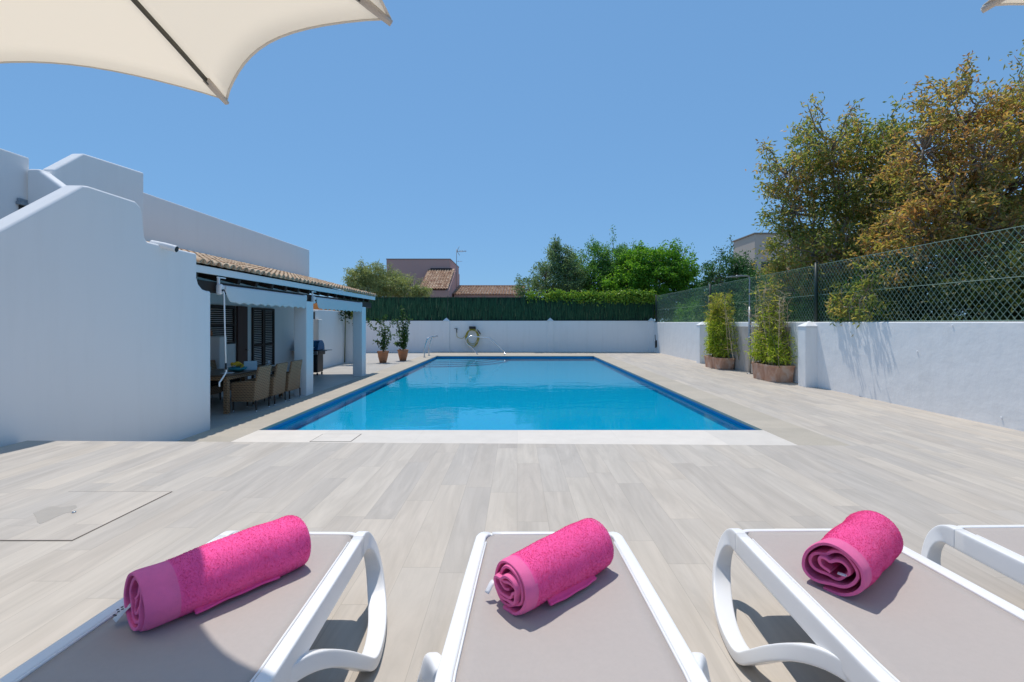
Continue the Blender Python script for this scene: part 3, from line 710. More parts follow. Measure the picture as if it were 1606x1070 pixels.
e = empty('banana_bunch', (-6.17,10.12,TZ+0.03), 0, 'bunch of yellow bananas lying in the turquoise bowl', 'fruit')
for k in range(6):
    a = 0.5+k*0.95; m = MB(); pts = [(0.11*math.cos(a+0.9*(j/6-0.5)*2), 0.11*math.sin(a+0.9*(j/6-0.5)*2), 0.05+0.03*k*0.5+0.05*math.sin(PI*j/6)) for j in range(7)]
    m.tube(pts, [0.008,0.018,0.021,0.022,0.021,0.017,0.007], 8); m.build('banana', YEL, e, True)
m = MB(); m.box(-0.13,0.13,-0.05,0.05,0,0.20); o = m.build('napkin_box', simple('pale_blue_card', (0.42,0.58,0.68), 0.7, var=0.1), bev=0.006); o.location = (-6.05, 10.42, TZ); o.rotation_euler = (0,0,0.5); tag(o, 'pale blue box of napkins standing beside the banana bowl', 'box')
pl_pos = [(-6.10,9.66),(-6.78,9.75),(-6.1,10.66),(-6.78,10.6),(-6.1,11.35),(-6.78,11.35)]
pl_lb = ['pale plate at the near poolside corner of the dining table','pale plate at the near house side corner of the dining table','pale plate in front of the middle poolside chair','pale plate in front of the middle house side chair','pale plate at the far poolside corner of the dining table','pale plate at the far house side corner of the dining table']
m = MB(); m.lathe([(0.08,0.0),(0.13,0.018),(0.125,0.022),(0.08,0.008)], n=28); pm = m.mesh('plate')
t = NT('clear_glass'); g1 = t.bsdf((0.9,0.95,0.97), 0.05, 0, None, 0.6); g1.inputs['Alpha'].default_value = 0.35; GLASS = t.done(g1)
m = MB(); m.lathe([(0.03,0.0),(0.036,0.12),(0.033,0.12),(0.027,0.008)], n=16); gm = m.mesh('glass')
for i, ((x, y), lb) in enumerate(zip(pl_pos, pl_lb)):
    o = link('plate', pm, PORC if i == 0 else None, None, i == 0); o.location = (x, y, TZ); tag(o, lb, 'plate', 'plates on the dining table')
    o = link('drinking_glass', gm, GLASS if i == 0 else None, None, i == 0); o.location = (x+(0.13 if x < -6.5 else -0.13), y+0.17, TZ); tag(o, lb.replace('pale plate', 'clear drinking glass'), 'glass', 'glasses on the dining table')
# vase and hanging ornament on the partition
m = MB(); m.lathe([(0.03,0),(0.055,0.05),(0.05,0.10),(0.02,0.17),(0.028,0.2)], n=20); o = m.build('vase', TERRACOTTA, None, True); o.location = (-7.75, 11.6, 1.5); tag(o, 'small orange clay vase standing on the half height partition in the porch', 'vase')
e = empty('wind_chime', (-7.55, 11.15, 2.45), 0, 'pale shell wind chime hanging under the porch roof near the partition', 'wind chime')
m = MB(); m.tube([(0,0,0.35),(0,0,-0.75)], 0.004, 6); m.build('cord', BLACK, e)
for z in (-0.02,-0.32,-0.60):
    m = MB(); m.lathe([(0.0,0.03),(0.09,0.0),(0.085,-0.01),(0.0,0.015)], (0,0,z), 16); m.tube([(0.02,0,z),(0.02,0,z-0.2)], 0.014, 8); m.tube([(-0.04,0,z),(-0.04,0,z-0.17)], 0.012, 8); m.build('chime_tier', GREYWOOD, e, True)

# ------------------------------------------------------------------ barbecue
bq = empty('gas_barbecue', (-7.45, 16.55, -0.03), 0, 'black gas barbecue with a blue lid and side shelves beside the porch pillar', 'barbecue')
STEEL = simple('brushed_steel', (0.45,0.45,0.45), 0.35, 0.9, var=0.1, bumps=0)
LID = simple('blue_enamel', (0.02,0.13,0.30), 0.15, 0.3, var=0.1, bumps=0)
m = MB(); m.box(-0.36,0.36,-0.24,0.24,0.10,0.72); m.build('cabinet', BLACK, bq, bev=0.01)
for x0,x1 in ((-0.34,-0.005),(0.005,0.34)):
    m = MB(); m.box(x0,x1,-0.262,-0.243,0.14,0.70); o = m.build('door', BLACK, bq, bev=0.006)
    m = MB(); hx = x1-0.04 if x0 < 0 else x0+0.04; m.tube([(hx,-0.285,0.40),(hx,-0.285,0.62)],0.01,8); m.build('handle', STEEL, o, True)
m = MB(); m.box(-0.42,0.42,-0.30,0.28,0.723,0.90); m.build('firebox', BLACK, bq, bev=0.015)
m = MB(); m.obox((0,-0.33,0.80),(0.40,0,0),(0,0.02,0.008),(0,-0.02,0.06)); m.build('control_panel', STEEL, bq, bev=0.006)
for kx in (-0.27,-0.09,0.09,0.27):
    m = MB(); m.tube([(kx,-0.345,0.80),(kx,-0.385,0.79)],0.026,12); m.build('knob', BLACK, bq, True)
pr = [(-0.30,0.903),(0.28,0.903)]+[(0.28*math.cos(a)-0.01, 0.95+0.30*math.sin(a)) for a in np.linspace(0.05,PI-0.05,12)]
m = MB(); m.prism_x(pr, -0.40, 0.40); lid = m.build('lid', LID, bq, bev=0.01)
m = MB(); m.tube([(-0.3,-0.36,1.0),(0.3,-0.36,1.0)],0.013,10); m.tube([(-0.27,-0.36,1.0),(-0.27,-0.28,1.0)],0.01,8); m.tube([(0.27,-0.36,1.0),(0.27,-0.28,1.0)],0.01,8); m.build('handle', STEEL, lid, True)
for s_ in (-1,1):
    m = MB(); m.box(min(s_*0.423,s_*0.70),max(s_*0.423,s_*0.70),-0.24,0.22,0.865,0.90); m.build('side_shelf', STEEL, bq, bev=0.008)
    m = MB(); m.tube([(s_*0.33,-0.19,0.10),(s_*0.33,-0.19,0.06)],0.012,8); m.tube([(s_*0.33-0.02,-0.19,0.04),(s_*0.33+0.02,-0.19,0.04)],0.04,14); m.tube([(s_*0.33-0.02,0.19,0.04),(s_*0.33+0.02,0.19,0.04)],0.04,14); m.tube([(s_*0.33,0.19,0.10),(s_*0.33,0.19,0.06)],0.012,8); m.build('caster', BLACK, bq, True)

# ------------------------------------------------------------------ pool fittings on the far side
PIPE = CHROME
e = empty('pool_ladder', (-4.9, 25.1, 0), 0, 'pair of steel ladder grab rails at the far left corner of the pool', 'ladder')
for y in (-0.65, 0.62):
    m = MB(); m.tube(catmull([(-0.04,y,0),(-0.03,y,0.45),(0.10,y,0.93),(0.20,y+0.05,1.02),(0.36,y+0.35,1.08)],5), 0.035, 12); o = m.build('rail', PIPE, e, True)
    m = MB(); m.lathe([(0.075,0),(0.075,0.012),(0.045,0.03)], (-0.04,y,0), 16); m.build('flange', PIPE, o, True)
e = empty('pool_handrail', (-1.5, 26.4, 0), 0, 'bent steel handrail over the curved pool steps, in front of the hose', 'handrail')
def hrl(px, py, Y=26.5): p = dep(px, py, Y); return (p.x+1.5, p.y-26.4, p.z)
m = MB(); m.tube(catmull([hrl(749,555.8,26.3),hrl(741,546.5),hrl(733.5,540),hrl(731,534),hrl(734,528.5),hrl(739,527.2),hrl(752,528.8),hrl(765,530.2),hrl(770,532),hrl(780,541),hrl(789,549.5),hrl(791,552),hrl(791.3,556.2,26.3)],5), 0.028, 12); o = m.build('rail', PIPE, e, True)
m = MB(); 
for px in (749, 791.3): p = hrl(px, 556, 26.3); m.lathe([(0.05,0),(0.05,0.01),(0.03,0.02)], (p[0],p[1],0), 16)
m.build('flange', PIPE, o, True)

HOSE = simple('yellow_hose', (0.42,0.34,0.04), 0.5, var=0.15, scale=20, bumps=0)
hc = dep(741, 525.5, WALLY-0.12)
e = empty('hose_hanger', (hc.x, WALLY-0.072, hc.z+0.42), 0, 'black wall bracket that carries the coiled yellow hose on the far wall', 'hose hanger')
m = MB(); m.box(-0.20,0.20,0,0.05,-0.08,0.10); m.box(-0.17,0.17,-0.22,0,-0.01,0.03); m.box(-0.20,0.20,-0.24,-0.215,-0.03,0.12); m.build('bracket', BLACK, e, bev=0.015)
e = empty('garden_hose', (hc.x, WALLY-0.2, hc.z), 0, 'coiled yellow garden hose hanging on its bracket above the pool handrail', 'hose')
m = MB()
for k in range(7):
    rx, rz = 0.37+0.035*(k%4)-0.04, 0.53+0.04*((k*2)%5)/2-0.04; oy = 0.05-0.024*k
    m.tube([(rx*math.sin(a), oy, 0.42-rz+rz*math.cos(a)-(0.02*k)) for a in np.linspace(0,2*PI,33)], 0.017, 7, caps=False)
m.build('coil', HOSE, e, True)
tp_ = dep(716.5, 519, WALLY-0.1)
m = MB(); dx, dz = tp_.x-hc.x, tp_.z-hc.z
m.tube(catmull([(dx,0.05,dz-0.12),(dx+0.02,0.04,dz-0.36),(dx+0.25,0.04,dz-0.47),(-0.55,0.03,dz-0.42),(-0.36,0.03,0.1)],6), 0.015, 7); m.build('feed', HOSE, e, True)
m = MB(); m.tube([(0.36,-0.05,0.28),(0.52,-0.06,0.05)], 0.035, 10); m.tube([(0.30,-0.05,0.34),(0.36,-0.05,0.28)], 0.022, 8); m.build('spray_nozzle', BLACK, e, True)
e = empty('wall_tap', (tp_.x, WALLY-0.004, tp_.z), 0, 'small dark garden tap on the far wall left of the coiled hose', 'tap')
m = MB(); m.tube([(0,0,0.1),(-0.02,-0.12,0.1),(0,-0.15,0.05),(0,-0.15,-0.12)], 0.028, 8); m.build('spout', BLACK, e, True)
m = MB(); m.box(-0.16,0.03,-0.14,-0.08,0.13,0.16); m.build('lever', BLACK, e, bev=0.006)
p = onx(1029, 536, WALLX-0.02)
e = empty('wall_hook', (WALLX-0.004, p.y, p.z), 0, 'small dark cord holder hanging near the far right corner of the wall', 'hook')
m = MB(); m.obox((-0.03,0,-0.15),(0.025,0,0),(0,0.13,-0.04),(0,0.02,0.20)); m.tube([(-0.02,0.2,0.42),(-0.03,0.15,0.2),(-0.03,0.05,0.0)],0.018,6); m.build('holder', BLACK, e)

# ------------------------------------------------------------------ potted plants by the back wall
POTLEAF = leafmat('citrus_leaf', [(0.0,(0.024,0.068,0.018)),(0.5,(0.053,0.128,0.030)),(1.0,(0.150,0.240,0.053))], 0.3, 0.25, 2)
def potted(x, y, label, stems, seed, nleaf):
    r = random.Random(seed); e = empty('potted_shrub', (x,y,-0.03), 0, label, 'potted plant', 'potted shrubs by the far wall')
    m = MB(); m.lathe([(0.15,0),(0.22,0.28),(0.245,0.46),(0.265,0.47),(0.27,0.54),(0.245,0.545),(0.235,0.49),(0.23,0.47)], n=28); m.build('pot', TERRACOTTA, e, True)
    m = MB(); m.lathe([(0.231,0.46),(0.05,0.475)], n=20, cap0=False); m.build('soil', SOIL, e)
    m = MB(); C = []
    for (pts) in stems:
        P = catmull([(0,0,0.46)]+list(pts), 6); n = len(P)
        m.tube(P, [0.022*(1-0.8*i/n) for i in range(n)], 6)
        for i in range(4, n):
            for _ in range(nleaf): C.append(P[i]+Vector((r.gauss(0,0.045), r.gauss(0,0.05), r.gauss(0,0.045))))
    m.build('stem', GREENSTEM, e, True)
    C = np.array([tuple(c) for c in C]); V, Fa = leaf_arrays(C, rng.uniform(0.09,0.16,len(C)), rng.uniform(0.05,0.075,len(C)), 0.1)
    np_mesh('leaves', V, Fa, POTLEAF, e); return e
potted(-6.28, 21.5, 'terracotta pot with a sparse leggy shrub, nearer to the porch pillar', [
    [(0.02,0,0.9),(0.08,0,1.4),(0.05,0,1.9),(0.12,0.0,2.15)], [(0.06,0,0.95),(-0.1,0.1,1.3),(-0.45,0.0,1.65),(-0.78,0.0,2.05)], [(0.03,0.0,1.1),(0.25,0,1.55),(0.52,0,2.0)],
    [(0.08,0,0.7),(0.2,0.05,1.0),(0.3,0,1.25),(0.72,0,1.3)], [(-0.02,0,0.8),(-0.15,0,0.92),(-0.36,0,1.0)], [(-0.02,0.1,1.2),(-0.12,0,1.75),(-0.25,0,2.0)]], 3, 5)
potted(-5.62, 22.6, 'terracotta pot with a bushier upright shrub, nearer to the pool ladder', [
    [(0.02,0,1.0),(0.05,0,1.6),(0.02,0,2.3)], [(-0.06,0,0.95),(-0.2,0.05,1.5),(-0.36,0,2.0)], [(0.05,0,0.9),(0.16,0,1.5),(0.30,0,2.05)],
    [(0.0,0.1,1.1),(-0.08,0.1,1.8),(-0.03,0,2.55)], [(-0.03,0,0.7),(-0.2,0,0.85),(-0.32,0,0.8)], [(0.1,0,0.8),(0.18,0,1.2),(0.12,0,1.6)]], 4, 9)

# climbing vine on the garden wall end
e = empty('trailing_vine', (-7.62, 20.9, 2.2), 0, 'leafy vine with pale yellow flowers trailing over the end of the garden wall', 'vine')
m = MB(); m.tube(catmull([(-0.3,0.3,0.1),(0,0,0.2),(0.25,-0.1,0.15),(0.30,-0.15,-0.4),(0.33,-0.15,-1.25)],5), 0.012, 6); m.tube([(-0.3,0.3,0.1),(-0.4,0.45,-2.2)],0.02,6); m.build('stem', GREENSTEM, e, True)
C = np.concatenate([rng.normal((-0.05,0,0.18),(0.22,0.15,0.16),(420,3)), rng.normal((0.1,-0.1,0.05),(0.12,0.1,0.14),(120,3)), np.stack([0.31+rng.normal(0,0.03,110), -0.15+rng.normal(0,0.03,110), rng.uniform(-1.3,0.1,110)],1)])
V, Fa = leaf_arrays(C, rng.uniform(0.07,0.12,len(C)), 0.06, 0.0, 0.4); np_mesh('leaves', V, Fa, leafmat('vine_leaf', [(0,(0.008,0.03,0.01)),(0.7,(0.02,0.055,0.015)),(1,(0.06,0.10,0.02))], 0.25), e)
C = rng.normal((0.25,-0.2,0.0),(0.09,0.06,0.10),(60,3)); V, Fa = leaf_arrays(C, 0.09, 0.08); np_mesh('flowers', V, Fa, leafmat('yellow_bloom', [(0,(0.45,0.40,0.05)),(1,(0.55,0.55,0.12))], 0.3), e)

# ------------------------------------------------------------------ sun loungers
t = NT('taupe_sling'); c = t.coord()
s1 = t.n('ShaderNodeTexWave'); s1.wave_type='BANDS'; s1.bands_direction='X'; t.l(c, s1.inputs[0]); s1.inputs['Scale'].default_value = 95; s1.inputs['Distortion'].default_value = 0.3
s2 = t.n('ShaderNodeTexWave'); s2.wave_type='BANDS'; s2.bands_direction='Y'; t.l(c, s2.inputs[0]); s2.inputs['Scale'].default_value = 95; s2.inputs['Distortion'].default_value = 0.3
wv = t.math('MULTIPLY', s1.outputs['Fac'], s2.outputs['Fac'])
col = t.mix(t.noise(c, 55, 3), t.mix(wv, (0.385,0.345,0.322), (0.50,0.455,0.43)), (0.45,0.405,0.38))
col = t.mix(t.math('MULTIPLY', t.ramp(t.noise(c, 5, 5, 0.6), [(0.5,0.0),(0.75,1.0)]), 0.25), col, (0.40,0.36,0.335))
SLING = t.done(t.bsdf(col, 0.75, 0, t.bump(wv, 0.35, 0.0012), 0.25))
ST = 0.335       # height of the sling over the deck
def lounger(label, front=True):
    """front: legs spring from the rounded end corners; otherwise the legs stand further in"""
    e = empty('sun_lounger', (0,0,0), 0, label, 'sun lounger', 'sun loungers in a row on the deck')
    LEN = 1.92; hw0, hw1 = 0.318, 0.36           # half width at the foot end and further in
    def hw(s): return hw0+(hw1-hw0)*min(1.0, max(0.0, s/0.85))**0.8
    for sg in (-1, 1):                             # y = -s (foot end at y=0)
        path = [(sg*(hw(s)-0.024), -s, ST-0.037) for s in (LEN, 1.5, 1.1, 0.85, 0.6, 0.4, 0.25, 0.12, 0.07)]
        m = MB()
        if front: m.sweep([Vector(p) for p in path], 0.024, 0.046, lateral=(1,0,0), n=28, p=9)
        else:
            path += [(sg*(hw0-0.024-0.055*(1-math.cos(a))), -0.07+0.055*math.sin(a), ST-0.035) for a in np.linspace(0.25, PI/2, 6)]
            n = len(path); m.sweep([Vector(p) for p in path], [0.046]*(n-5)+[0.044,0.04,0.034,0.026,0.017], [0.024]*(n-5)+[0.023,0.022,0.020,0.017,0.014], lateral=(0,0,1), n=28, p=8)
        r = m.build('side_rail', WPLASTIC, e, True)
        m = MB(); m.sweep([Vector((sg*(hw(s)-0.052), -s, ST+0.002)) for s in (LEN,1.1,0.85,0.6,0.4,0.25,0.12)], 0.0035, 0.006, lateral=(1,0,0), n=8); m.build('seam', WPLASTIC, r, True)
    xe_ = hw0-0.03
    P = [(-xe_,-0.085),(-xe_+0.003,-0.05),(-xe_+0.016,-0.028),(-xe_+0.045,-0.0185)] if front else [(-xe_+0.034,-0.0185)]
    P = P+[(x,-0.017) for x in np.linspace(-hw0+0.12, hw0-0.12, 7)]+[(-x,y) for x,y in P[::-1]]
    m = MB(); m.sweep([(x,y,ST-0.015) for x,y in P], 0.015, 0.013, lateral=(0,0,1), n=14, p=4)
    for sg in (-1, 1): m.box(min(sg*(hw0-0.10),sg*(hw0-0.02)), max(sg*(hw0-0.10),sg*(hw0-0.02)), -0.12, -0.022, ST-0.034, ST-0.018)  # hidden corner plates, added to stop light leaking beside the sling
    m.build('end_bar', WPLASTIC, e, True)
    # sling
    vs = []; ny, nx = 40, 12
    for j in range(ny+1):
        s = 0.020+(LEN-0.04)*(j/ny)
        for i in range(nx+1):
            u = -1+2*i/nx; w = hw(s)-0.046
            if s < 0.10: w = min(w, hw0-0.046-0.055*(1-math.sqrt(max(0, 1-((0.10-s)/0.085)**2))) if s > 0.016 else w)
            sag = -0.014*(1-u*u)*min(1, s/0.25); roll = -0.016*max(0, 1-s/0.06)**2
            vs.append((u*w, -s, ST+0.002+sag+roll))
    fs = [(j*(nx+1)+i, (j+1)*(nx+1)+i, (j+1)*(nx+1)+i+1, j*(nx+1)+i+1) for j in range(ny) for i in range(nx)]
    m = MB(); m.add(vs, fs); o = m.build('sling', SLING, e, True); sm = o.modifiers.new('solid','SOLIDIFY'); sm.thickness = 0.004
    # looped legs: (outward offset, distance from the end, height, half width, half thickness)
    loop = [(0,0.07,ST-0.037,.024,.046),(0,0.03,ST-0.038,.024,.045),(.004,-.005,ST-.048,.025,.038),(.014,-.030,ST-.075,.027,.028),(.024,-.042,ST-.115,.030,.022),(.034,-.043,.175,.033,.019),(.047,-.03,.128,.036,.018),
            (.068,.02,.078,.038,.018),(.095,.11,.042,.038,.018),(.12,.22,.026,.036,.018),(.134,.33,.024,.034,.020),(.134,.405,.036,.033,.021),(.118,.455,.075,.031,.022),(.085,.52,.135,.028,.024),(.045,.60,.195,.025,.026),(.015,.70,.245,.023,.028),(0,.80,.272,.020,.028),(0,.90,.285,.018,.024)]
    for end in (0, 1):
        for sg in (-1, 1):
            pts = []; A = []; B = []
            for dx, d, z, a_, b_ in loop:
                if end == 0:
                    s = d if front else d+0.73
                    if not front: dx += 0.05*min(1, max(0, (0.08-d)/0.08)) if d < 0.08 and z > 0.2 else 0.05*max(0, 1-max(0,d)/0.4)
                else: s = LEN-0.02-d*0.85
                if (end == 1 or not front) and d < 0.08: dx, z = dx+0.012, z-0.03
                pts.append((sg*(hw(s)-0.024+dx), -s, z, a_, b_))
            Q = []; sub = 4
            for i in range(len(pts)-1):
                p0, p1, p2, p3 = [np.array(pts[min(max(k,0),len(pts)-1)]) for k in (i-1,i,i+1,i+2)]
                for k in range(sub):
                    t_ = k/sub; Q.append(0.5*((2*p1)+(-p0+p2)*t_+(2*p0-5*p1+4*p2-p3)*t_**2+(-p0+3*p1-3*p2+p3)*t_**3))
            Q.append(np.array(pts[-1]))
            m = MB(); m.sweep([Vector(q[:3]) for q in Q], [q[3] for q in Q], [q[4] for q in Q], lateral=(1,0,0), n=28, p=(9 if front else 3.5)); m.build('leg', WPLASTIC, e, True)
    m = MB(); m.box(-hw1+0.05, hw1-0.05, -1.16, -1.12, ST-0.06, ST-0.02); m.box(-hw1+0.05, hw1-0.05, -0.62, -0.585, ST-0.075, ST-0.04); m.build('cross_bar', WPLASTIC, e, bev=0.008)
    return e
lg0 = lounger('white framed taupe lounger second from the right, carrying the fat short towel roll')
spots = [(1.295, 2.115, 0.012, None),
         (0.142, 2.085, 0.0, 'white framed lounger with taupe sling in the middle, seen straight along its length'),
         (-0.995, 2.085, -0.01, 'white framed lounger with taupe sling at the left, half in the shade of the parasol'),
         (2.305, 2.155, 0.02, 'white framed lounger with taupe sling at the right edge of the photo, without a towel')]
for i, (x, y, rz, lb) in enumerate(spots):
    o = lg0 if i == 0 else lounger(lb, False) if i == 1 else copy_tree(lg0)
    o.location = (x, y, ZD); o.rotation_euler = (0,0,rz)
    if lb: o['label'] = lb

# ------------------------------------------------------------------ rolled towels
def towelmat(name, base, rough=0.95, bump_s=0.5, scale=260, pile=False):
    t = NT(name); c = t.coord(); geo = t.n('ShaderNodeNewGeometry')
    n1 = t.noise(c, scale, 3, 0.7); n2 = t.noise(c, 22, 4, 0.6)
    v = t.math('ADD', t.math('MULTIPLY', n2, 0.6), t.math('MULTIPLY', geo.outputs['Random Per Island'], 0.4))
    col = t.ramp(v, [(0.2, tuple(x*0.80 for x in base)), (0.8, tuple(min(1,x*1.12) for x in base))])
    p = t.bsdf(col, rough, 0, t.bump(n1, bump_s, 0.004), 0.1); p.inputs['Sheen Weight'].default_value = 0.25; p.inputs['Sheen Roughness'].default_value = 0.6
    p.inputs['Sheen Tint'].default_value = (1.0,0.45,0.7,1)
    if not pile: return t.done(p)
    tr = t.n('ShaderNodeBsdfTranslucent'); t.l(col, tr.inputs[0]); mx = t.n('ShaderNodeMixShader'); mx.inputs[0].default_value = 0.5
    t.l(p.outputs[0], mx.inputs[1]); t.l(tr.outputs[0], mx.inputs[2]); return t.done(mx)
TERRY = towelmat('pink_terry', (1.0,0.105,0.35)); PILE = towelmat('pink_pile', (1.0,0.13,0.38), pile=True); HEM = towelmat('pink_hem', (0.86,0.165,0.38), 0.85, 0.5, 420)
TAGM = simple('white_satin_tag', (0.75,0.75,0.78), 0.4, var=0.05, bumps=0)
INK = simple('tag_print', (0.06,0.06,0.07), 0.7, var=0.1, bumps=0)
def towel(label, c, ang, Lh, R, seed, turns=3.4, squash=0.92, hemw=0.05, core=0.02, tagpos=None, flap=0.03, grow=0.0):
    """rolled towel: spiral sheet along local x (near end at -Lh), resting on z=0"""
    r = np.random.default_rng(seed); ph = r.uniform(0, 2*PI, 12)
    e = empty('rolled_towel', c, ang, label, 'towel', 'rolled pink towels on the loungers')
    nth, nx = int(64*turns), 46
    th_end = -0.42*PI                                    # outer edge tucked low on one side
    def prof(k, xr):
        f = k/(nth-1); th = th_end-(1-f)*turns*2*PI
        rad = core+(R-core)*(f**0.92)
        endness = 1-abs(xr)**6                            # loose folds show at the ends
        wob = (0.05+0.20*(1-f)**0.7)*math.sin(2.1*th+ph[0]+0.9*xr)+(0.04+0.16*(1-f))*math.sin(3.3*th+ph[1]-1.3*xr)+0.10*(1-f)*math.sin(5.2*th+ph[2])
        if f > 0.72: wob *= max(0.15, (1-f)/0.28)
        rad *= 1+wob*(0.75)
        rad *= 1+grow*(xr+1)/2+(0.022*math.sin(4.3*xr+ph[7])+0.02*math.sin(7.7*xr+ph[8]+1.5*th))*(1 if math.sin(th) > -0.2 else 0.3)
        rad *= 1+0.018*math.sin(3*xr*2+ph[3]+th)+0.012*math.sin(9*xr+ph[4]+2*th)
        return rad*math.cos(th), rad*math.sin(th)*squash
    V = np.zeros((nth, nx, 3)); lean = r.uniform(-0.012, 0.012)
    xs = np.linspace(-1, 1, nx); xs = np.sign(xs)*(1-(1-np.abs(xs))**1.15)
    for k in range(nth):
        f = k/(nth-1)
        tele = 0.010*math.sin(f*7+ph[5])+0.012*(1-f)*math.sin(f*23+ph[6])       # layers slide a little along the axis
        for j, xr in enumerate(xs):
            y, z = prof(k, xr)
            taper = 1-0.05*(1 if abs(xr) > 0.93 else 0)*(abs(xr)-0.93)/0.07
            V[k,j] = (xr*Lh+tele, y*taper, z*taper)
    # flat underside: pressed onto the sling
    zmin = -R*squash*0.90
    V[:,:,2] = np.where(V[:,:,2] < zmin, zmin+(V[:,:,2]-zmin)*0.12, V[:,:,2])
    V[:,:,2] -= V[:,:,2].min()
    V[:,:,2] += 0.004
    Vf = V.reshape(-1,3); me_f = []; mi = []
    for k in range(nth-1):
        for j in range(nx-1):
            me_f.append((k*nx+j, k*nx+j+1, (k+1)*nx+j+1, (k+1)*nx+j))
            xm = (V[k,j,0]+V[k,j+1,0])/2
            mi.append(1 if xm < -Lh+hemw or xm > Lh-0.012 else 0)
    me = bpy.data.meshes.new('roll'); me.from_pydata([tuple(v) for v in Vf], [], me_f); 
    o = link('roll', me, [TERRY, HEM], e, True); me.polygons.foreach_set('material_index', mi)
    sm = o.modifiers.new('solid','SOLIDIFY'); sm.thickness = 0.0095; sm.offset = 0.0
    b = bevel(o, 0.003, 2, 60)
    # terry loops standing on the outer turn
    n = 28000; k0 = nth-int(64*1.04)
    kk = r.uniform(k0, nth-1.001, n); jj = r.uniform(0, nx-1.001, n); ki = kk.astype(int); ji = jj.astype(int)
    P = V[ki,ji]+(V[ki+1,ji]-V[ki,ji])*(kk-ki)[:,None]+(V[ki,ji+1]-V[ki,ji])*(jj-ji)[:,None]
    keep = (P[:,0] > -Lh+hemw+0.004+r.normal(0,0.002,n)) & (P[:,2] > 0.012)
    ctr = np.stack([P[:,0], np.zeros(n), np.full(n, R*squash*0.9)],1); N = P-ctr; N[:,0] = 0; N /= np.linalg.norm(N,axis=1,keepdims=True)+1e-9
    P, N = P[keep], N[keep]; n = len(P)
    P = P+N*0.0042
    lay = np.sin(P[:,0]*40+ph[7])*0.4+np.sin(P[:,2]*55+ph[8])*0.4
    T_ = np.cross(N, np.array([1.0,0,0])); D = N*0.55+T_*(0.6+0.5*lay)[:,None]+r.normal(0,0.42,(n,3))
    Vl, Fl = leaf_arrays(P, r.uniform(0.0022,0.0042,n), r.uniform(0.0016,0.0028,n), 0, 0, D); np_mesh('pile', Vl, Fl, PILE, e)
    # loose outer flap lying on the sling
    if flap:
        vs = []; a, b_ = 7, 24
        for i in range(a+1):
            for j in range(b_+1):
                x = -Lh*0.50+1.05*Lh*(j/b_); f = i/a
                vs.append((x, -R*0.40-(R*(0.48+grow*0.3)+flap*(0.25+0.25*math.sin(j*0.11+ph[9])))*f, 0.010+0.020*(1-f)**2+0.003*f*math.sin(j*0.3+ph[10])**2+(0.012*math.sin(PI*min(1,f*1.2)))))
        m = MB(); m.add(vs, [(i*(b_+1)+j,i*(b_+1)+j+1,(i+1)*(b_+1)+j+1,(i+1)*(b_+1)+j) for i in range(a) for j in range(b_)])
        o = m.build('outer_fold', TERRY, e, True); sm = o.modifiers.new('solid','SOLIDIFY'); sm.thickness = 0.009; bevel(o, 0.003, 2, 60)
    if tagpos:
        (ty, tz, tw, tlen, tilt) = tagpos
        m = MB(); vs = []
        for i in range(7):
            f = i/6; vs += [(-Lh+0.016-tlen*f, ty-tw/2, tz+tilt*f+0.006*math.sin(f*4)), (-Lh+0.016-tlen*f, ty+tw/2, tz+tilt*f+0.006*math.sin(f*4+0.4))]
        m.add(vs, [(2*i,2*i+1,2*i+3,2*i+2) for i in range(6)]); o = m.build('care_tag', TAGM, e, True); sm = o.modifiers.new('solid','SOLIDIFY'); sm.thickness = 0.0012
        return e, o
    return e, None
SZ = ZD+ST-0.008
towel('rolled pink towel on the middle lounger, its spiral end towards the camera', (0.135, 1.665, SZ), math.atan2(0.275,0.30), 0.228, 0.092, 5, grow=0.12, turns=4.0, tagpos=(0.085,0.06,0.022,0.034,-0.022))
e, o = towel('long rolled pink towel on the left lounger, half in shade, with a printed care tag', (-1.035, 1.635, SZ), math.atan2(0.42,0.30), 0.256, 0.096, 11, turns=3.8, core=0.024, hemw=0.085, grow=0.22, tagpos=(0.06,0.06,0.034,0.055,-0.03))
m = MB()
for k,(y,x) in enumerate(((0.05,-0.277),(0.056,-0.285),(0.062,-0.275),(0.069,-0.284),(0.053,-0.293),(0.063,-0.294))): m.lathe([(0.0036,0),(0.0036,0.0012)], (x,y,0.0600-0.03*(-0.254-x)/0.055+0.006*math.sin((-0.254-x)/0.055*4)+0.0008), 8)
m.build('print', INK, o)
towel('fat short rolled pink towel, a white tag inside, on the right hand lounger', (1.290, 1.757, SZ), math.atan2(0.26,0.34), 0.228, 0.107, 23, turns=3.0, core=0.026, squash=0.88, tagpos=(-0.03,0.07,0.025,0.02,0.012), flap=0)

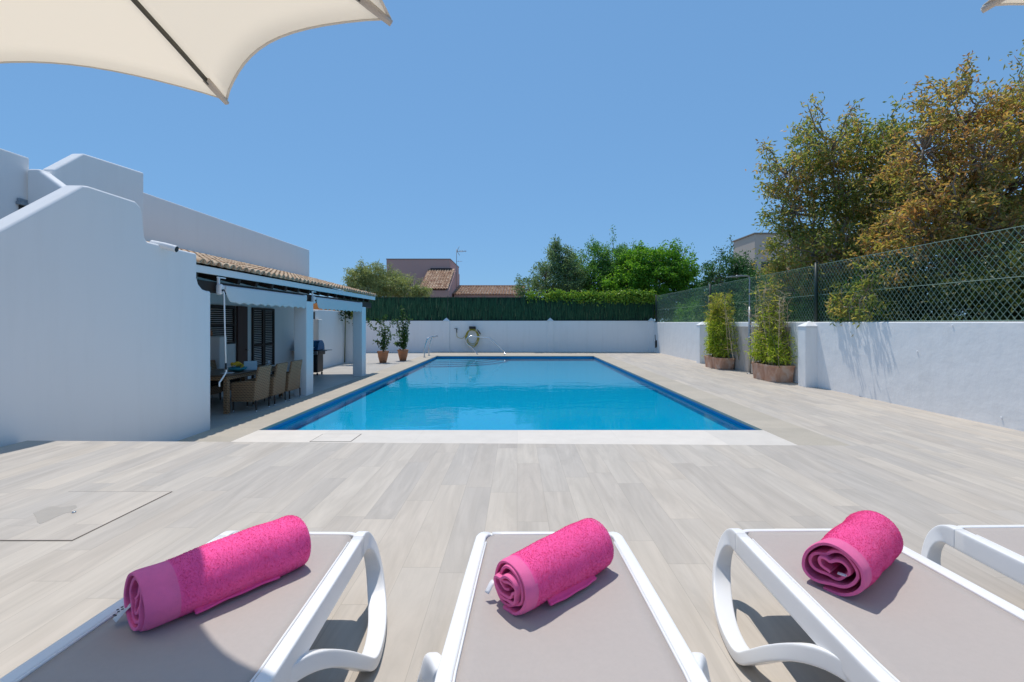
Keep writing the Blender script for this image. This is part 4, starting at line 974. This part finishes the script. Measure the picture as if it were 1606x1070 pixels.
# ------------------------------------------------------------------ parasols
t = NT('cream_canvas'); c = t.coord()
pb = t.bsdf((0.78,0.75,0.69), 0.9, 0, t.bump(t.noise(c, 240, 3), 0.15, 0.001), 0.1)
tr = t.n('ShaderNodeBsdfTranslucent'); tr.inputs[0].default_value = (0.95,0.88,0.775,1)
mx = t.n('ShaderNodeMixShader'); mx.inputs[0].default_value = 0.74; t.l(pb.outputs[0], mx.inputs[1]); t.l(tr.outputs[0], mx.inputs[2]); CANVAS = t.done(mx)
HEMC = simple('cream_hem', (0.74,0.69,0.60), 0.9, var=0.05, bumps=0.05); RIBM = simple('bronze_rib', (0.09,0.085,0.07), 0.5, 0.2, var=0.15, bumps=0); 
POCKET = simple('cream_pocket', (0.58,0.53,0.47), 0.85, var=0.06, bumps=0.1)
def parasol(cx, cy, ez, R, a0, label, hubh=0.52, c=0.085):
    e = empty('parasol', (cx, cy, ZD), 0, label, 'parasol', 'cream parasols over the loungers'); zt = ez-ZD
    nu, nv, K = 14, 14, 8
    def rib(a, u): return Vector((R*u*math.cos(a), R*u*math.sin(a), zt+hubh*(1-u)+0.05*math.sin(PI*u)))
    for k in range(K):
        aa, ab = a0+2*PI*k/K, a0+2*PI*(k+1)/K; vs = []
        for i in range(nu+1):
            u = 0.03+0.97*i/nu
            for j in range(nv+1):
                v = j/nv; p = rib(aa,u)*(1-v)+rib(ab,u)*v
                s = math.sin(PI*v)**0.85; k_ = 1-c*s*u
                vs.append((p.x*k_, p.y*k_, p.z-0.03*s*u*(1-u)*2+hubh*c*s*u*0.9))
        fs = [(i*(nv+1)+j,(i+1)*(nv+1)+j,(i+1)*(nv+1)+j+1,i*(nv+1)+j+1) for i in range(nu) for j in range(nv)]
        m = MB(); m.add(vs, fs); o = m.build('canopy_panel', CANVAS, e, True); sm = o.modifiers.new('solid','SOLIDIFY'); sm.thickness = 0.0015
        edge = [Vector(vs[nu*(nv+1)+j]) for j in range(nv+1)]
        m = MB(); m.sweep(edge, 0.002, 0.006, lateral=(0,0,1), n=8, p=3); m.build('hem', HEMC, o, True)
        m = MB(); P = [rib(aa,u)-Vector((0,0,0.016)) for u in np.linspace(0.05,0.93,8)]; m.sweep(P, 0.007, 0.011, lateral=(math.sin(aa),-math.cos(aa),0), n=8, p=5); m.build('rib', RIBM, e, True)
        m = MB(); P = [rib(aa,u)-Vector((0,0,0.014)) for u in (0.92,0.95,0.975,1.003)]; m.sweep(P, [0.018,0.017,0.015,0.012], [0.012,0.012,0.011,0.009], lateral=(math.sin(aa),-math.cos(aa),0), n=10, p=4); m.build('rib_pocket', POCKET, e, True)
    m = MB(); m.tube([(0,0,0),(0,0,zt+hubh+0.05)], 0.024, 14); m.lathe([(0.05,zt+hubh-0.08),(0.05,zt+hubh+0.02)], n=16); m.lathe([(0.055,zt*0.72),(0.055,zt*0.72+0.07)], n=16); m.build('pole', RIBM, e, True)
    m = MB()
    for k in range(K):
        a = a0+2*PI*k/K; m.tube([(0.05*math.cos(a),0.05*math.sin(a),zt*0.72+0.04), tuple(rib(a,0.5)-Vector((0,0,0.03)))], 0.007, 6)
    m.build('struts', RIBM, e, True)
    m = MB(); m.lathe([(0.28,0.0),(0.28,0.05),(0.10,0.08),(0.035,0.10),(0.035,0.35)], n=28); m.build('base', simple('grey_concrete', (0.3,0.3,0.29), 0.9), e, True)
    m = MB()
    for k in range(3): m.tube([(0,0,0),(0.012*k,0.004,-0.05)], 0.0012, 5)
    return e
PH = 1.18; EZ_ = H+PH
tA = Vector(((355-VX)/(VY-157)*PH, F/(VY-157)*PH)); tB = Vector(((612-VX)/(VY-30)*PH, F/(VY-30)*PH))
mid = (tA+tB)/2; dv = (tB-tA); side = dv.length; dv.normalize(); Rp = side/(2*math.sin(PI/8)); nrm = Vector((dv.y, -dv.x)); 
if nrm.y > 0: nrm = -nrm
cen = mid+nrm*Rp*math.cos(PI/8)
parasol(cen.x, cen.y, EZ_, Rp, math.atan2(tB.y-cen.y, tB.x-cen.x), 'large cream parasol at the upper left, its shadow falling on the left lounger')
tC = Vector(((1543-VX)/(VY-9)*PH, F/(VY-9)*PH)); a_ = math.radians(136)
parasol(tC.x-Rp*math.cos(a_), tC.y-Rp*math.sin(a_), EZ_, Rp, a_, 'cream parasol of which only one tip shows at the upper right edge')

# ------------------------------------------------------------------ bamboo planters
t = NT('weathered_terracotta'); c = t.coord(); n1 = t.noise(t.scaled(c,(1,1,0.5)), 4, 5, 0.65, dist=0.8)
PLANTER = t.done(t.bsdf(t.ramp(n1, [(0.3,(0.40,0.20,0.13)),(0.5,(0.55,0.33,0.23)),(0.72,(0.62,0.50,0.42))]), 0.85, 0, t.bump(t.noise(c,30,4),0.3,0.006), 0.2))
BLEAF_G = leafmat('bamboo_leaf', [(0,(0.170,0.292,0.036)),(0.4,(0.413,0.535,0.061)),(0.75,(0.730,0.778,0.097)),(1,(0.780,0.780,0.194))], 0.58, 0.35, 1.6)
BLEAF_Y = leafmat('yellowing_bamboo_leaf', [(0,(0.270,0.297,0.041)),(0.4,(0.486,0.459,0.081)),(0.8,(0.608,0.513,0.162)),(1,(0.540,0.378,0.176))], 0.58, 0.35, 1.6)
def planter(x, y, lx, ly, h, label, mat=PLANTER):
    e = empty('planter', (x,y,0), 0, label, 'planter', 'terracotta planters along the right wall')
    def ring(s, z): 
        cl = 0.28
        return [(-lx*s,-ly*s*(1-cl),z),(-lx*s*(1-cl*1.4),-ly*s,z),(lx*s,-ly*s,z),(lx*s,ly*s,z),(-lx*s*(1-cl*1.4),ly*s,z),(-lx*s,ly*s*(1-cl),z)]
    m = MB(); n = 6; rings = [ring(0.90,0),ring(0.985,h-0.07),ring(1.01,h-0.06),ring(1.02,h),ring(0.93,h),ring(0.92,h-0.08)]
    vs = sum(rings, []); fs = [(i*n+k,i*n+(k+1)%n,(i+1)*n+(k+1)%n,(i+1)*n+k) for i in range(5) for k in range(n)]+[tuple(range(n))[::-1]]
    m.add(vs, fs); m.build('box', mat, e, bev=0.012)
    m = MB(); m.add([(a,b,h-0.05) for a,b,_ in ring(0.925,0)], [tuple(range(n))]); m.build('soil', SOIL, e); return e
planter(8.20, 18.75, 0.33, 0.78, 0.46, 'weathered terracotta planter with the leafy bamboo, nearer to the far corner')
planter(8.20, 14.85, 0.34, 0.74, 0.52, 'weathered terracotta planter with the half dry bamboo, beside the pointed white pier')
def bamboo(x, y, z, canes, label, seed, hg, spread, leaf_zones, dry, extra_tw):
    r = np.random.default_rng(seed); e = empty('bamboo', (x,y,z), 0, label, 'bamboo', 'bamboo clumps in the planters')
    mg, md = MB(), MB(); Cg, Cy = [], []
    for k in range(canes):
        bx, by = r.normal(0,spread[0]*0.5), r.normal(0,spread[1]*0.5); hgt = hg*r.uniform(0.38,1.0); isdry = r.random() < dry
        lean = r.normal(0,0.10,2); n = 9
        P = [Vector((bx*(1-0.35*i/n)+lean[0]*hgt*(i/n)**1.4+r.normal(0,0.006), by*(1-0.45*i/n)+lean[1]*hgt*(i/n)**1.4+r.normal(0,0.006), hgt*i/n)) for i in range(n+1)]
        (md if isdry else mg).tube(P, [(0.013 if isdry else 0.010)*(1-0.75*i/n)+0.002 for i in range(n+1)], 5)
        for i in range(1, n+1):
            f = P[i].z/hg
            for _ in range(3 if isdry else 4):
                d = Vector((r.normal(0,1), r.normal(0,1), abs(r.normal(0.7,0.4)))).normalized(); L = r.uniform(0.10,0.34)
                q = P[i]+d*L
                if isdry or f > 0.3: (md if isdry else mg).tube([P[i], P[i]+d*L*0.5+Vector((0,0,0.012)), q], [0.0055,0.004,0.0025], 4, caps=False)
                dens = leaf_zones(f, isdry)
                if dens[0] > 0:
                    for _ in range(r.poisson(dens[0])): Cg.append(tuple(P[i].lerp(q, r.uniform(0.3,1.1))+Vector(r.normal(0,0.035,3))))
                if dens[1] > 0:
                    for _ in range(r.poisson(dens[1])): Cy.append(tuple(P[i].lerp(q, r.uniform(0.3,1.1))+Vector(r.normal(0,0.035,3))))
    if mg.v: mg.build('green_canes', GREENSTEM, e, True)
    if md.v: md.build('dry_canes', DRYSTEM, e, True)
    for nm, C, mt in (('green_leaves', Cg, BLEAF_G), ('yellow_leaves', Cy, BLEAF_Y)):
        if C:
            C = np.array(C); V, Fa = leaf_arrays(C, r.uniform(0.10,0.19,len(C)), r.uniform(0.016,0.028,len(C)), 0.0, 0.35); np_mesh(nm, V, Fa, mt, e)
    return e
bamboo(8.18, 18.75, 0.41, 52, 'leafy yellow green bamboo filling the planter nearer to the far corner', 3, 2.55, (0.36,0.85), lambda f, d: ((7.5,1.0) if f < 0.55 else (1.5,4.2)) if not d else (0,0.5), 0.12, 0)
bamboo(8.20, 14.85, 0.47, 64, 'half dry bamboo, bare beige twigs above green leaves, in the planter beside the pointed pier', 9, 2.75, (0.36,0.85), lambda f, d: ((8.5,0.8) if f < 0.33 else (2.4,1.2) if f < 0.6 else (0.3,0.7)) if not d else ((1.5,0.2) if f < 0.2 else (0,0.12)), 0.5, 0)

# ------------------------------------------------------------------ trees
def lobe(px, py, Y, rx, ry, dy=None, off=0.0):
    p = dep(px, py, Y+off); sx, sz = rx*(Y+off)/F, ry*(Y+off)/F
    return (p, sx, dy if dy else (sx+sz)/2, sz)
def tree(name, base, lobes, leaf, ncl, nlf, L, W, cr, label, cat='tree', group=None, bark=BARK, tr=0.16, twig=1.0, spikes=0, seed=1, up=0.0, droop=0.25, shell=0.5):
    r = np.random.default_rng(seed); base = Vector(base); e = empty(name, base, 0, label, cat, group)
    cen = sum((l[0] for l in lobes), Vector())/len(lobes)
    m = MB(); fork = base.lerp(Vector((cen.x, cen.y, base.z+(cen.z-base.z)*0.55)), 1.0); fork = Vector((base.x*0.6+cen.x*0.4, base.y*0.6+cen.y*0.4, base.z+(cen.z-base.z)*0.45))
    def limb(a, b, r0, r1, n=7, jit=0.05):
        d = (b-a).length; P = []
        for i in range(n+1):
            f = i/n; p = a.lerp(b, f)+Vector((r.normal(),r.normal(),r.normal()))*d*jit*math.sin(PI*f); p.z += d*0.06*math.sin(PI*f); P.append(p-base)
        m.tube(P, [r0+(r1-r0)*i/n for i in range(n+1)], 6); return P
    limb(base, fork, tr, tr*0.7, 6, 0.03)
    vol = np.array([l[1]*l[2]*l[3] for l in lobes])**0.75; vol /= vol.sum(); pts = []
    C = []; S = []
    for li, l in enumerate(lobes):
        P = limb(fork, l[0], tr*0.5, tr*0.18, 7, 0.06)
        n = max(3, int(ncl*vol[li])); d = unit_r(r, n); rad = shell+(1-shell)*r.random(n)**0.6
        Q = np.array(l[0])+d*rad[:,None]*np.array([l[1],l[2],l[3]])
        Q = Q[Q[:,2] > base.z+0.1]
        for i, q in enumerate(Q):
            qv = Vector(q); C.append(q-np.array(base))
            if r.random() < twig:
                s0 = l[0].lerp(qv, 0.15)+Vector((0,0,-0.05*l[3])) ; limb(s0, qv, tr*0.10+0.010, 0.007, 4, 0.09)
    for k in range(spikes):                       # bare twigs poking out of the outline
        l = lobes[r.integers(len(lobes))]; d = Vector((r.normal(0,0.75), r.normal(0,0.5), 1.0)).normalized()
        a = l[0]+Vector((d.x*l[1]*0.6, d.y*l[2]*0.6, d.z*l[3]*0.6)); b = l[0]+Vector((d.x*l[1]*1.35, d.y*l[2]*1.3, d.z*l[3]*r.uniform(1.1,1.8)))
        limb(a, b, 0.026, 0.008, 5, 0.07)
        for f in np.linspace(0.4,1.0,7): C2 = np.array(a.lerp(b,f))-np.array(base); S.append(C2)
    m.build('trunk', bark, e, True)
    C = np.array(C); k = r.poisson(nlf*r.uniform(0.5,1.5,len(C))); PP = np.repeat(C, k, 0); rr = np.repeat(cr*r.uniform(0.6,1.3,len(C)), k)
    PP = PP+unit_r(r, len(PP))*(r.random(len(PP))**0.6*rr)[:,None]*np.array([1.1,1.1,0.8])
    if S: PP = np.concatenate([PP, np.repeat(np.array(S), 7, 0)+r.normal(0,cr*0.28,(len(S)*7,3))])
    n = len(PP); V, Fa = leaf_arrays(PP, r.uniform(0.7,1.25,n)*L, r.uniform(0.8,1.2,n)*W, up, droop); np_mesh('crown', V, Fa, leaf, e)
    return e
def unit_r(r, n):
    d = r.normal(size=(n,3)); return d/(np.linalg.norm(d,axis=1,keepdims=True)+1e-9)

ALMOND1 = leafmat('almond_leaf', [(0.0,(0.11,0.18,0.05)),(0.32,(0.24,0.30,0.09)),(0.54,(0.42,0.40,0.13)),(0.74,(0.56,0.38,0.16)),(0.88,(0.50,0.26,0.13)),(0.95,(0.28,0.14,0.09)),(1.0,(0.70,0.64,0.46))], 0.6, 0.4, 0.5, 0.36)
ALMOND2 = leafmat('dry_almond_leaf', [(0.0,(0.12,0.18,0.055)),(0.22,(0.24,0.27,0.085)),(0.42,(0.46,0.40,0.14)),(0.62,(0.60,0.38,0.16)),(0.82,(0.56,0.27,0.13)),(0.94,(0.28,0.14,0.09)),(1.0,(0.72,0.64,0.46))], 0.6, 0.4, 0.5, 0.36)
DKLEAF = leafmat('dark_shrub_leaf', [(0.0,(0.012,0.03,0.010)),(0.4,(0.04,0.075,0.02)),(0.65,(0.12,0.15,0.04)),(0.85,(0.24,0.21,0.075)),(1.0,(0.26,0.15,0.07))], 0.32, 0.4, 0.7, 0.4)
BRIGHT = leafmat('bright_leaf', [(0.0,(0.056,0.170,0.029)),(0.5,(0.154,0.366,0.040)),(1.0,(0.366,0.593,0.056))], 0.5, 0.4, 0.5)
MIDGREEN = leafmat('mid_green_leaf', [(0.0,(0.062,0.165,0.050)),(0.5,(0.144,0.331,0.073)),(1.0,(0.331,0.537,0.124))], 0.42, 0.4, 0.5)
GREYGREEN = leafmat('grey_green_leaf', [(0.0,(0.092,0.163,0.081)),(0.5,(0.201,0.309,0.154)),(1.0,(0.437,0.547,0.274))], 0.42, 0.35, 0.5)
OLIVE = leafmat('olive_leaf', [(0.0,(0.157,0.194,0.078)),(0.5,(0.386,0.439,0.176)),(1.0,(0.737,0.719,0.316))], 0.28, 0.4, 0.5)
CONIF = leafmat('conifer_leaf', [(0.0,(0.032,0.087,0.033)),(0.5,(0.069,0.183,0.055)),(1.0,(0.195,0.367,0.096))], 0.2, 0.3, 0.7)
YELGREEN = leafmat('yellow_green_leaf', [(0.0,(0.102,0.153,0.030)),(0.5,(0.255,0.306,0.051)),(1.0,(0.510,0.485,0.090))], 0.3, 0.4, 0.6)

Y1 = 16.0
tree('almond_tree', (11.2, Y1, -0.05), [lobe(1238,272,Y1,42,42), lobe(1248,330,Y1,52,50), lobe(1300,238,Y1,58,52), lobe(1330,300,Y1,75,60), lobe(1270,390,Y1,60,50), lobe(1350,370,Y1,72,55,off=1), lobe(1372,245,Y1,42,50), lobe(1310,420,Y1,70,40,off=-1), lobe(1232,420,Y1,40,38,off=1), lobe(1385,310,Y1,50,50,off=1), lobe(1395,240,Y1,40,45,off=-1), lobe(1405,330,Y1,45,50,off=-1), lobe(1350,430,Y1,60,40), lobe(1250,455,Y1,50,30)],
     ALMOND1, 500, 46, 0.165, 0.056, 0.42, 'green and brown leaved almond tree behind the fence, the left one of the two', group='almond trees behind the right fence', tr=0.17, twig=0.8, spikes=80, seed=3, shell=0.4)
Y2 = 13.0
tree('almond_tree', (13.2, Y2, -0.05), [lobe(1448,235,Y2,60,70), lobe(1505,185,Y2,62,55), lobe(1570,190,Y2,62,60), lobe(1480,300,Y2,85,70), lobe(1570,300,Y2,80,75), lobe(1425,345,Y2,70,60,off=1), lobe(1520,390,Y2,90,55,off=1), lobe(1650,240,Y2,90,100), lobe(1660,380,Y2,110,80), lobe(1600,420,Y2,80,50,off=-1), lobe(1405,400,Y2,55,50), lobe(1450,430,Y2,70,40,off=-1), lobe(1545,250,Y2,60,50,off=-1), lobe(1500,345,Y2,60,50,off=-1.2), lobe(1580,365,Y2,70,45,off=-1.2), lobe(1455,365,Y2,55,40,off=-1)],
     ALMOND2, 640, 44, 0.15, 0.051, 0.38, 'taller yellow and brown leaved almond tree behind the fence at the right edge', group='almond trees behind the right fence', tr=0.19, twig=0.8, spikes=120, seed=8, shell=0.35)
# undergrowth behind the fence
for i, (X, Y, sx, sz, leaf, lb, sd_) in enumerate([
    (10.2, 9.6, 1.0, 1.75, DKLEAF, 'dark dense shrub behind the fence at the right edge of the photo', 1),
    (10.3, 11.6, 1.1, 1.8, DKLEAF, 'dark shrub behind the middle of the near fence bay', 2),
    (10.4, 13.6, 1.1, 1.75, MIDGREEN, 'leafy mid green shrub right behind the dark fence post', 3),
    (10.3, 15.8, 1.1, 1.7, MIDGREEN, 'mid green shrub behind the fence above the half dry bamboo', 4),
    (10.4, 18.4, 1.1, 1.8, CONIF, 'dark green conifer shrub behind the shower pole', 5),
    (10.7, 21.0, 1.2, 1.75, CONIF, 'dark conifer shrub behind the leafy bamboo', 6),
    (10.5, 24.0, 1.3, 1.6, MIDGREEN, 'mid green shrub behind the far fence bay, right part', 7),
    (10.3, 27.0, 1.3, 1.45, BRIGHT, 'bright green shrub behind the far fence bay, close to the reed screen', 8),
    (11.2, 29.2, 1.5, 1.7, BRIGHT, 'bright green shrub filling the corner behind the far end of the fence', 10),
    (12.4, 26.0, 1.5, 1.9, MIDGREEN, 'mid green shrub in the second row behind the far fence bay', 11),
    (11.8, 7.6, 1.4, 1.9, DKLEAF, 'dark shrub beyond the right end of the fence', 9)]):
    tree('shrub', (X, Y, -0.05), [(Vector((X, Y-0.5, sz*0.75)), sx, 1.0, sz*0.8), (Vector((X+0.1, Y+0.5, sz*1.0)), sx, 1.0, sz*0.95), (Vector((X+0.3, Y, sz*1.45)), sx*0.9, 1.1, sz*0.65)],
         leaf, 165, 48, 0.14, 0.05, 0.36, lb, 'shrub', 'shrubs behind the right fence', tr=0.06, twig=0.35, seed=20+sd_, shell=0.25)
tree('shrub', (9.0, 11.9, -0.05), [(Vector((8.62,11.3,2.65)),0.20,0.6,0.75), (Vector((8.60,11.9,2.3)),0.18,0.7,0.5), (Vector((8.72,12.3,2.4)),0.22,0.5,0.6), (Vector((9.0,11.9,1.6)),0.25,0.4,0.8)],
     ALMOND1, 80, 15, 0.13, 0.045, 0.22, 'slim yellowish shrub whose twigs poke through the fence right of the dark post', 'shrub', 'shrubs behind the right fence', tr=0.03, twig=0.6, seed=77, shell=0.2)
# second, taller rank that closes the view
for i, (X, Y, r_, z, leaf, lb) in enumerate([(13.0,17.5,2.2,2.7,CONIF,'tall dark conifer behind the left almond tree'), (12.6,23.0,1.6,2.9,CONIF,'tall dark conifer beyond the fence between the shower and the cream house'), (15.5,13.5,2.4,2.9,DKLEAF,'broad dark tree standing behind the right almond tree'), (14.5,9.5,2.2,2.9,DKLEAF,'broad dark tree beyond the right end of the fence')]):
    tree('dense_tree', (X, Y, -0.05), [(Vector((X,Y,z*0.55)),r_,r_,z*0.6),(Vector((X-r_*0.3,Y,z)),r_*0.8,r_*0.9,z*0.5),(Vector((X+r_*0.5,Y+0.5,z)),r_*0.8,r_*0.9,z*0.55)], leaf, 300, 46, 0.16, 0.06, 0.5, lb, 'tree', 'dense trees behind the almond trees', tr=0.14, twig=0.2, seed=50+i, shell=0.3)
Yc = 24.5
tree('conifer', ((1150-VX)*Yc/F, Yc, -0.05), [lobe(1128,440,Yc,24,42), lobe(1122,480,Yc,30,35), lobe(1152,455,Yc,30,55), lobe(1166,455,Yc,22,35)], CONIF, 260, 50, 0.16, 0.055, 0.42, 'dark green conifer with a ragged top just left of the cream house', group='far trees beyond the boundary', tr=0.14, twig=0.3, seed=31, spikes=8)
Yc = 26.0
tree('conifer', ((1215-VX)*Yc/F, Yc, -0.05), [lobe(1200,456,Yc,26,32), lobe(1226,442,Yc,26,38), lobe(1225,475,Yc,45,40)], YELGREEN, 240, 50, 0.16, 0.055, 0.42, 'yellow green bushy conifer in front of the cream house', group='far trees beyond the boundary', tr=0.14, twig=0.3, seed=32)
Yb = 33.0; GB = 'far trees beyond the boundary'
tree('garden_tree', ((855-VX)*Yb/F, Yb, -0.05), [lobe(828,452,Yb,20,16), lobe(858,438,Yb,28,30), lobe(880,405,Yb,20,22), lobe(890,440,Yb,28,34), lobe(868,395,Yb,12,16)], GREYGREEN, 300, 44, 0.19, 0.06, 0.42, 'loose grey green tree at the left of the far tree group', group=GB, tr=0.15, twig=0.35, seed=41, spikes=10)
tree('garden_tree', ((935-VX)*(Yb+1)/F, Yb+1, -0.05), [lobe(908,430,Yb+1,24,36), lobe(940,408,Yb+1,16,34), lobe(962,416,Yb+1,28,36), lobe(930,446,Yb+1,36,38), lobe(975,430,Yb+1,34,40), lobe(905,455,Yb+1,30,25), lobe(960,455,Yb+1,40,26), lobe(985,418,Yb+1,20,28)], MIDGREEN, 560, 50, 0.19, 0.06, 0.42, 'tall dark green tree with upright tips in the middle of the far tree group', group=GB, tr=0.17, twig=0.3, seed=42, spikes=26)
tree('garden_tree', ((1035-VX)*(Yb-1)/F, Yb-1, -0.05), [lobe(1000,425,Yb-1,34,38), lobe(1040,412,Yb-1,28,26), lobe(1062,420,Yb-1,28,34), lobe(1030,440,Yb-1,42,36), lobe(980,448,Yb-1,34,30), lobe(1078,446,Yb-1,26,28), lobe(950,462,Yb-1,28,22), lobe(1000,408,Yb-1,14,18), lobe(1085,470,Yb-1,34,24), lobe(1060,488,Yb-1,40,20), lobe(1020,470,Yb-1,40,24)], BRIGHT, 720, 50, 0.19, 0.085, 0.42, 'broad bright green tree at the right of the far tree group', group=GB, tr=0.18, twig=0.25, seed=43, spikes=14)
tree('olive_tree', ((600-VX)*Yb/F, Yb, -0.05), [lobe(560,440,Yb,18,22), lobe(585,432,Yb,24,18), lobe(612,446,Yb,28,20), lobe(640,456,Yb,22,14), lobe(575,456,Yb,34,20), lobe(662,462,Yb,16,10)], OLIVE, 420, 52, 0.19, 0.04, 0.40, 'pale olive tree in front of the pink house, above the reed screen', group=GB, tr=0.16, twig=0.35, seed=44, spikes=18)
# ivy over the reed screen
n = 5200; x = np.concatenate([rng.uniform(0.6,8.7,n), rng.normal(7.6,0.6,900)]); n = len(x); z = 1.96+SH+rng.normal(0.05,0.16,n)-np.abs(rng.normal(0,0.10,n))*(x > 3); y = WALLY+0.1+rng.normal(0,0.12,n)
den = 0.35+0.65*np.clip((x-1.0)/5,0,1)+0.3*np.sin(x*3.1); keep = rng.random(n) < den; C = np.stack([x,y,z],1)[keep]
e = empty('climbing_ivy', (5.0, WALLY+0.2, 1.96), 0, 'bright green creeper spilling over the top of the reed screen on the right', 'climber')
m = MB(); m.tube(catmull([(-4.2,0.05,SH+0.02),(-2,0.02,SH+0.05),(0,0.04,SH),(2,0.0,SH+0.06),(3.6,0.03,SH)],5), 0.018, 6); m.build('stem', GREENSTEM, e, True)
V, Fa = leaf_arrays(C-np.array((5.0,WALLY+0.2,1.96)), rng.uniform(0.12,0.22,len(C)), rng.uniform(0.08,0.12,len(C)), 0, 0.3); np_mesh('leaves', V, Fa, leafmat('creeper_leaf', [(0,(0.079,0.196,0.031)),(0.5,(0.211,0.381,0.047)),(1,(0.501,0.580,0.079))], 0.35, 0.3), e)

# ------------------------------------------------------------------ houses beyond the wall
PINK = plaster('old_pink_plaster', (0.56,0.36,0.33), stain=0.25); CREAM = plaster('cream_plaster', (0.66,0.56,0.48), stain=0.2)
FARTILE = island('far_clay_tile', [(0.0,(0.34,0.20,0.13)),(0.4,(0.46,0.30,0.20)),(0.75,(0.56,0.40,0.28)),(1.0,(0.28,0.15,0.10))], 0.9, 0.3, 0.15, 0.5)
Yh = 42.0; k = Yh/F
ph_ = empty('pink_house', ((655-VX)*k, Yh, 0), 0, 'flat roofed pink house with a tiled lean to, beyond the far wall', 'house'); ox, oy = ph_.location.x, ph_.location.y
zt = H+(VY-407)*k; X0, X1 = (606-VX)*k-ox, (706-VX)*k-ox
m = MB(); m.box(X0, X1, 0, 6.3, -0.05, zt); m.build('wall', PINK, ph_, bev=0.03)
m = MB(); m.box(X0-0.03, X1+0.03, -0.03, 6.33, zt+0.003, zt+0.07); m.build('coping', simple('grey_coping', (0.36,0.28,0.24), 0.9), ph_)
LX0, LX1 = -8.0-ox, -5.62-ox; zt2, zb2_ = 6.62, 4.56; yb_ = 37.95-oy
m = MB(); m.prism_x([(yb_+0.05,-0.05),(-0.004,-0.05),(-0.004,zt2-0.06),(yb_+0.05,zb2_-0.06)], LX0+0.03, LX1-0.02); m.build('lean_to_wall', PINK, ph_)
m = MB(); m.box(X1+0.005, LX1-0.02, -0.002, 3.0, -0.05, zt2-0.05); m.build('side_wall', PINK, ph_)
m = MB(); dn = Vector((0, yb_, zb2_-zt2)); barrel_roof(m, Vector((LX0, yb_-0.08, zb2_+0.02)), (1,0,0), dn, dn.length+0.05, 12, 10, 0.232, 0.10, seg=5); m.build('lean_to_roof', FARTILE, ph_)
m = MB()
for i in range(7): m.tube([(LX0+0.1+i*0.28,-0.12,zt2+0.06),(LX0+0.36+i*0.28,-0.12,zt2+0.06)], 0.13, 8)
m.build('ridge_tiles', simple('dark_ridge', (0.05,0.035,0.03), 0.9, var=0.4), ph_)
lh = empty('tiled_house', (-2.5, 42, 0), 0, 'long low clay tiled roof beyond the reed screen, right of the pink house', 'house')
m = MB(); m.box(-3.0, 3.1, -2.0, 5.0, -0.05, 4.36); m.build('wall', PINK, lh)
m = MB(); z_t = H+(VY-450)*44.5/F; z_b = 4.25; dn = Vector((0,-4.7,z_b-z_t)); barrel_roof(m, Vector((-3.2,-2.2,z_b)), (1,0,0), dn, dn.length, 13, 26, 0.25, 0.105, seg=5); m.build('tile_roof', FARTILE, lh)
m = MB(); m.tube([(-3.25,2.5,z_t+0.05),(3.35,2.5,z_t+0.05)], 0.11, 8); m.build('ridge', simple('clay_ridge', (0.26,0.15,0.10), 0.9, var=0.3), lh)
an = empty('tv_antenna', (-5.55, 42.1, 6.5), 0, 'thin television antenna on a mast beside the pink house roof', 'antenna')
m = MB(); m.tube([(0,0,-1.5),(0,0,2.1)], 0.03, 6); m.build('mast', GREYMETAL, an, True)
m = MB(); m.tube([(0,0,1.88),(0.9,0.1,1.9)], 0.022, 6)
for q, L in ((0.1,0.34),(0.3,0.22),(0.42,0.22),(0.54,0.2),(0.68,0.18),(0.82,0.16)): m.tube([(q,-L,1.9),(q,L,1.9)],0.014,5); m.tube([(q,0,1.9-L*0.5),(q,0,1.9+L*0.5)],0.014,5)
m.tube([(0.05,0,1.9),(0.25,0,2.35)],0.02,5); m.tube([(0.05,0,1.9),(0.28,0,1.5)],0.02,5); m.build('aerial', GREYMETAL, an, True)
m = MB(); m.tube([(0,0,0.95),(0.5,0.05,0.97)],0.016,5); m.tube([(0.2,-0.25,0.96),(0.2,0.25,0.96)],0.014,5); m.build('lower_aerial', GREYMETAL, an, True)
Yq = 36.0; k = Yq/F; ch = empty('cream_house', ((1190-VX)*k, Yq, 0), 0, 'cream flat roofed house partly behind the right hand trees', 'house')
cx = ch.location.x; z1 = H+(VY-386)*k; z2 = H+(VY-367)*k
xw = (1184-VX)*k-cx
m = MB(); m.box(xw, xw+6, 0, 3.6, -0.05, z2); m.build('wall', CREAM, ch, bev=0.02)
m = MB(); m.box(xw-0.08, xw+6.1, -0.08, 3.7, z2+0.003, z2+0.09); m.build('roof_edge', simple('grey_roof_edge', (0.34,0.29,0.25), 0.9), ch)
m = MB(); m.box(xw+0.5, xw+1.1, -0.02, -0.002, 5.6, 6.6); m.build('window', simple('shaded_glass', (0.05,0.055,0.06), 0.15, var=0.1, bumps=0), ch)
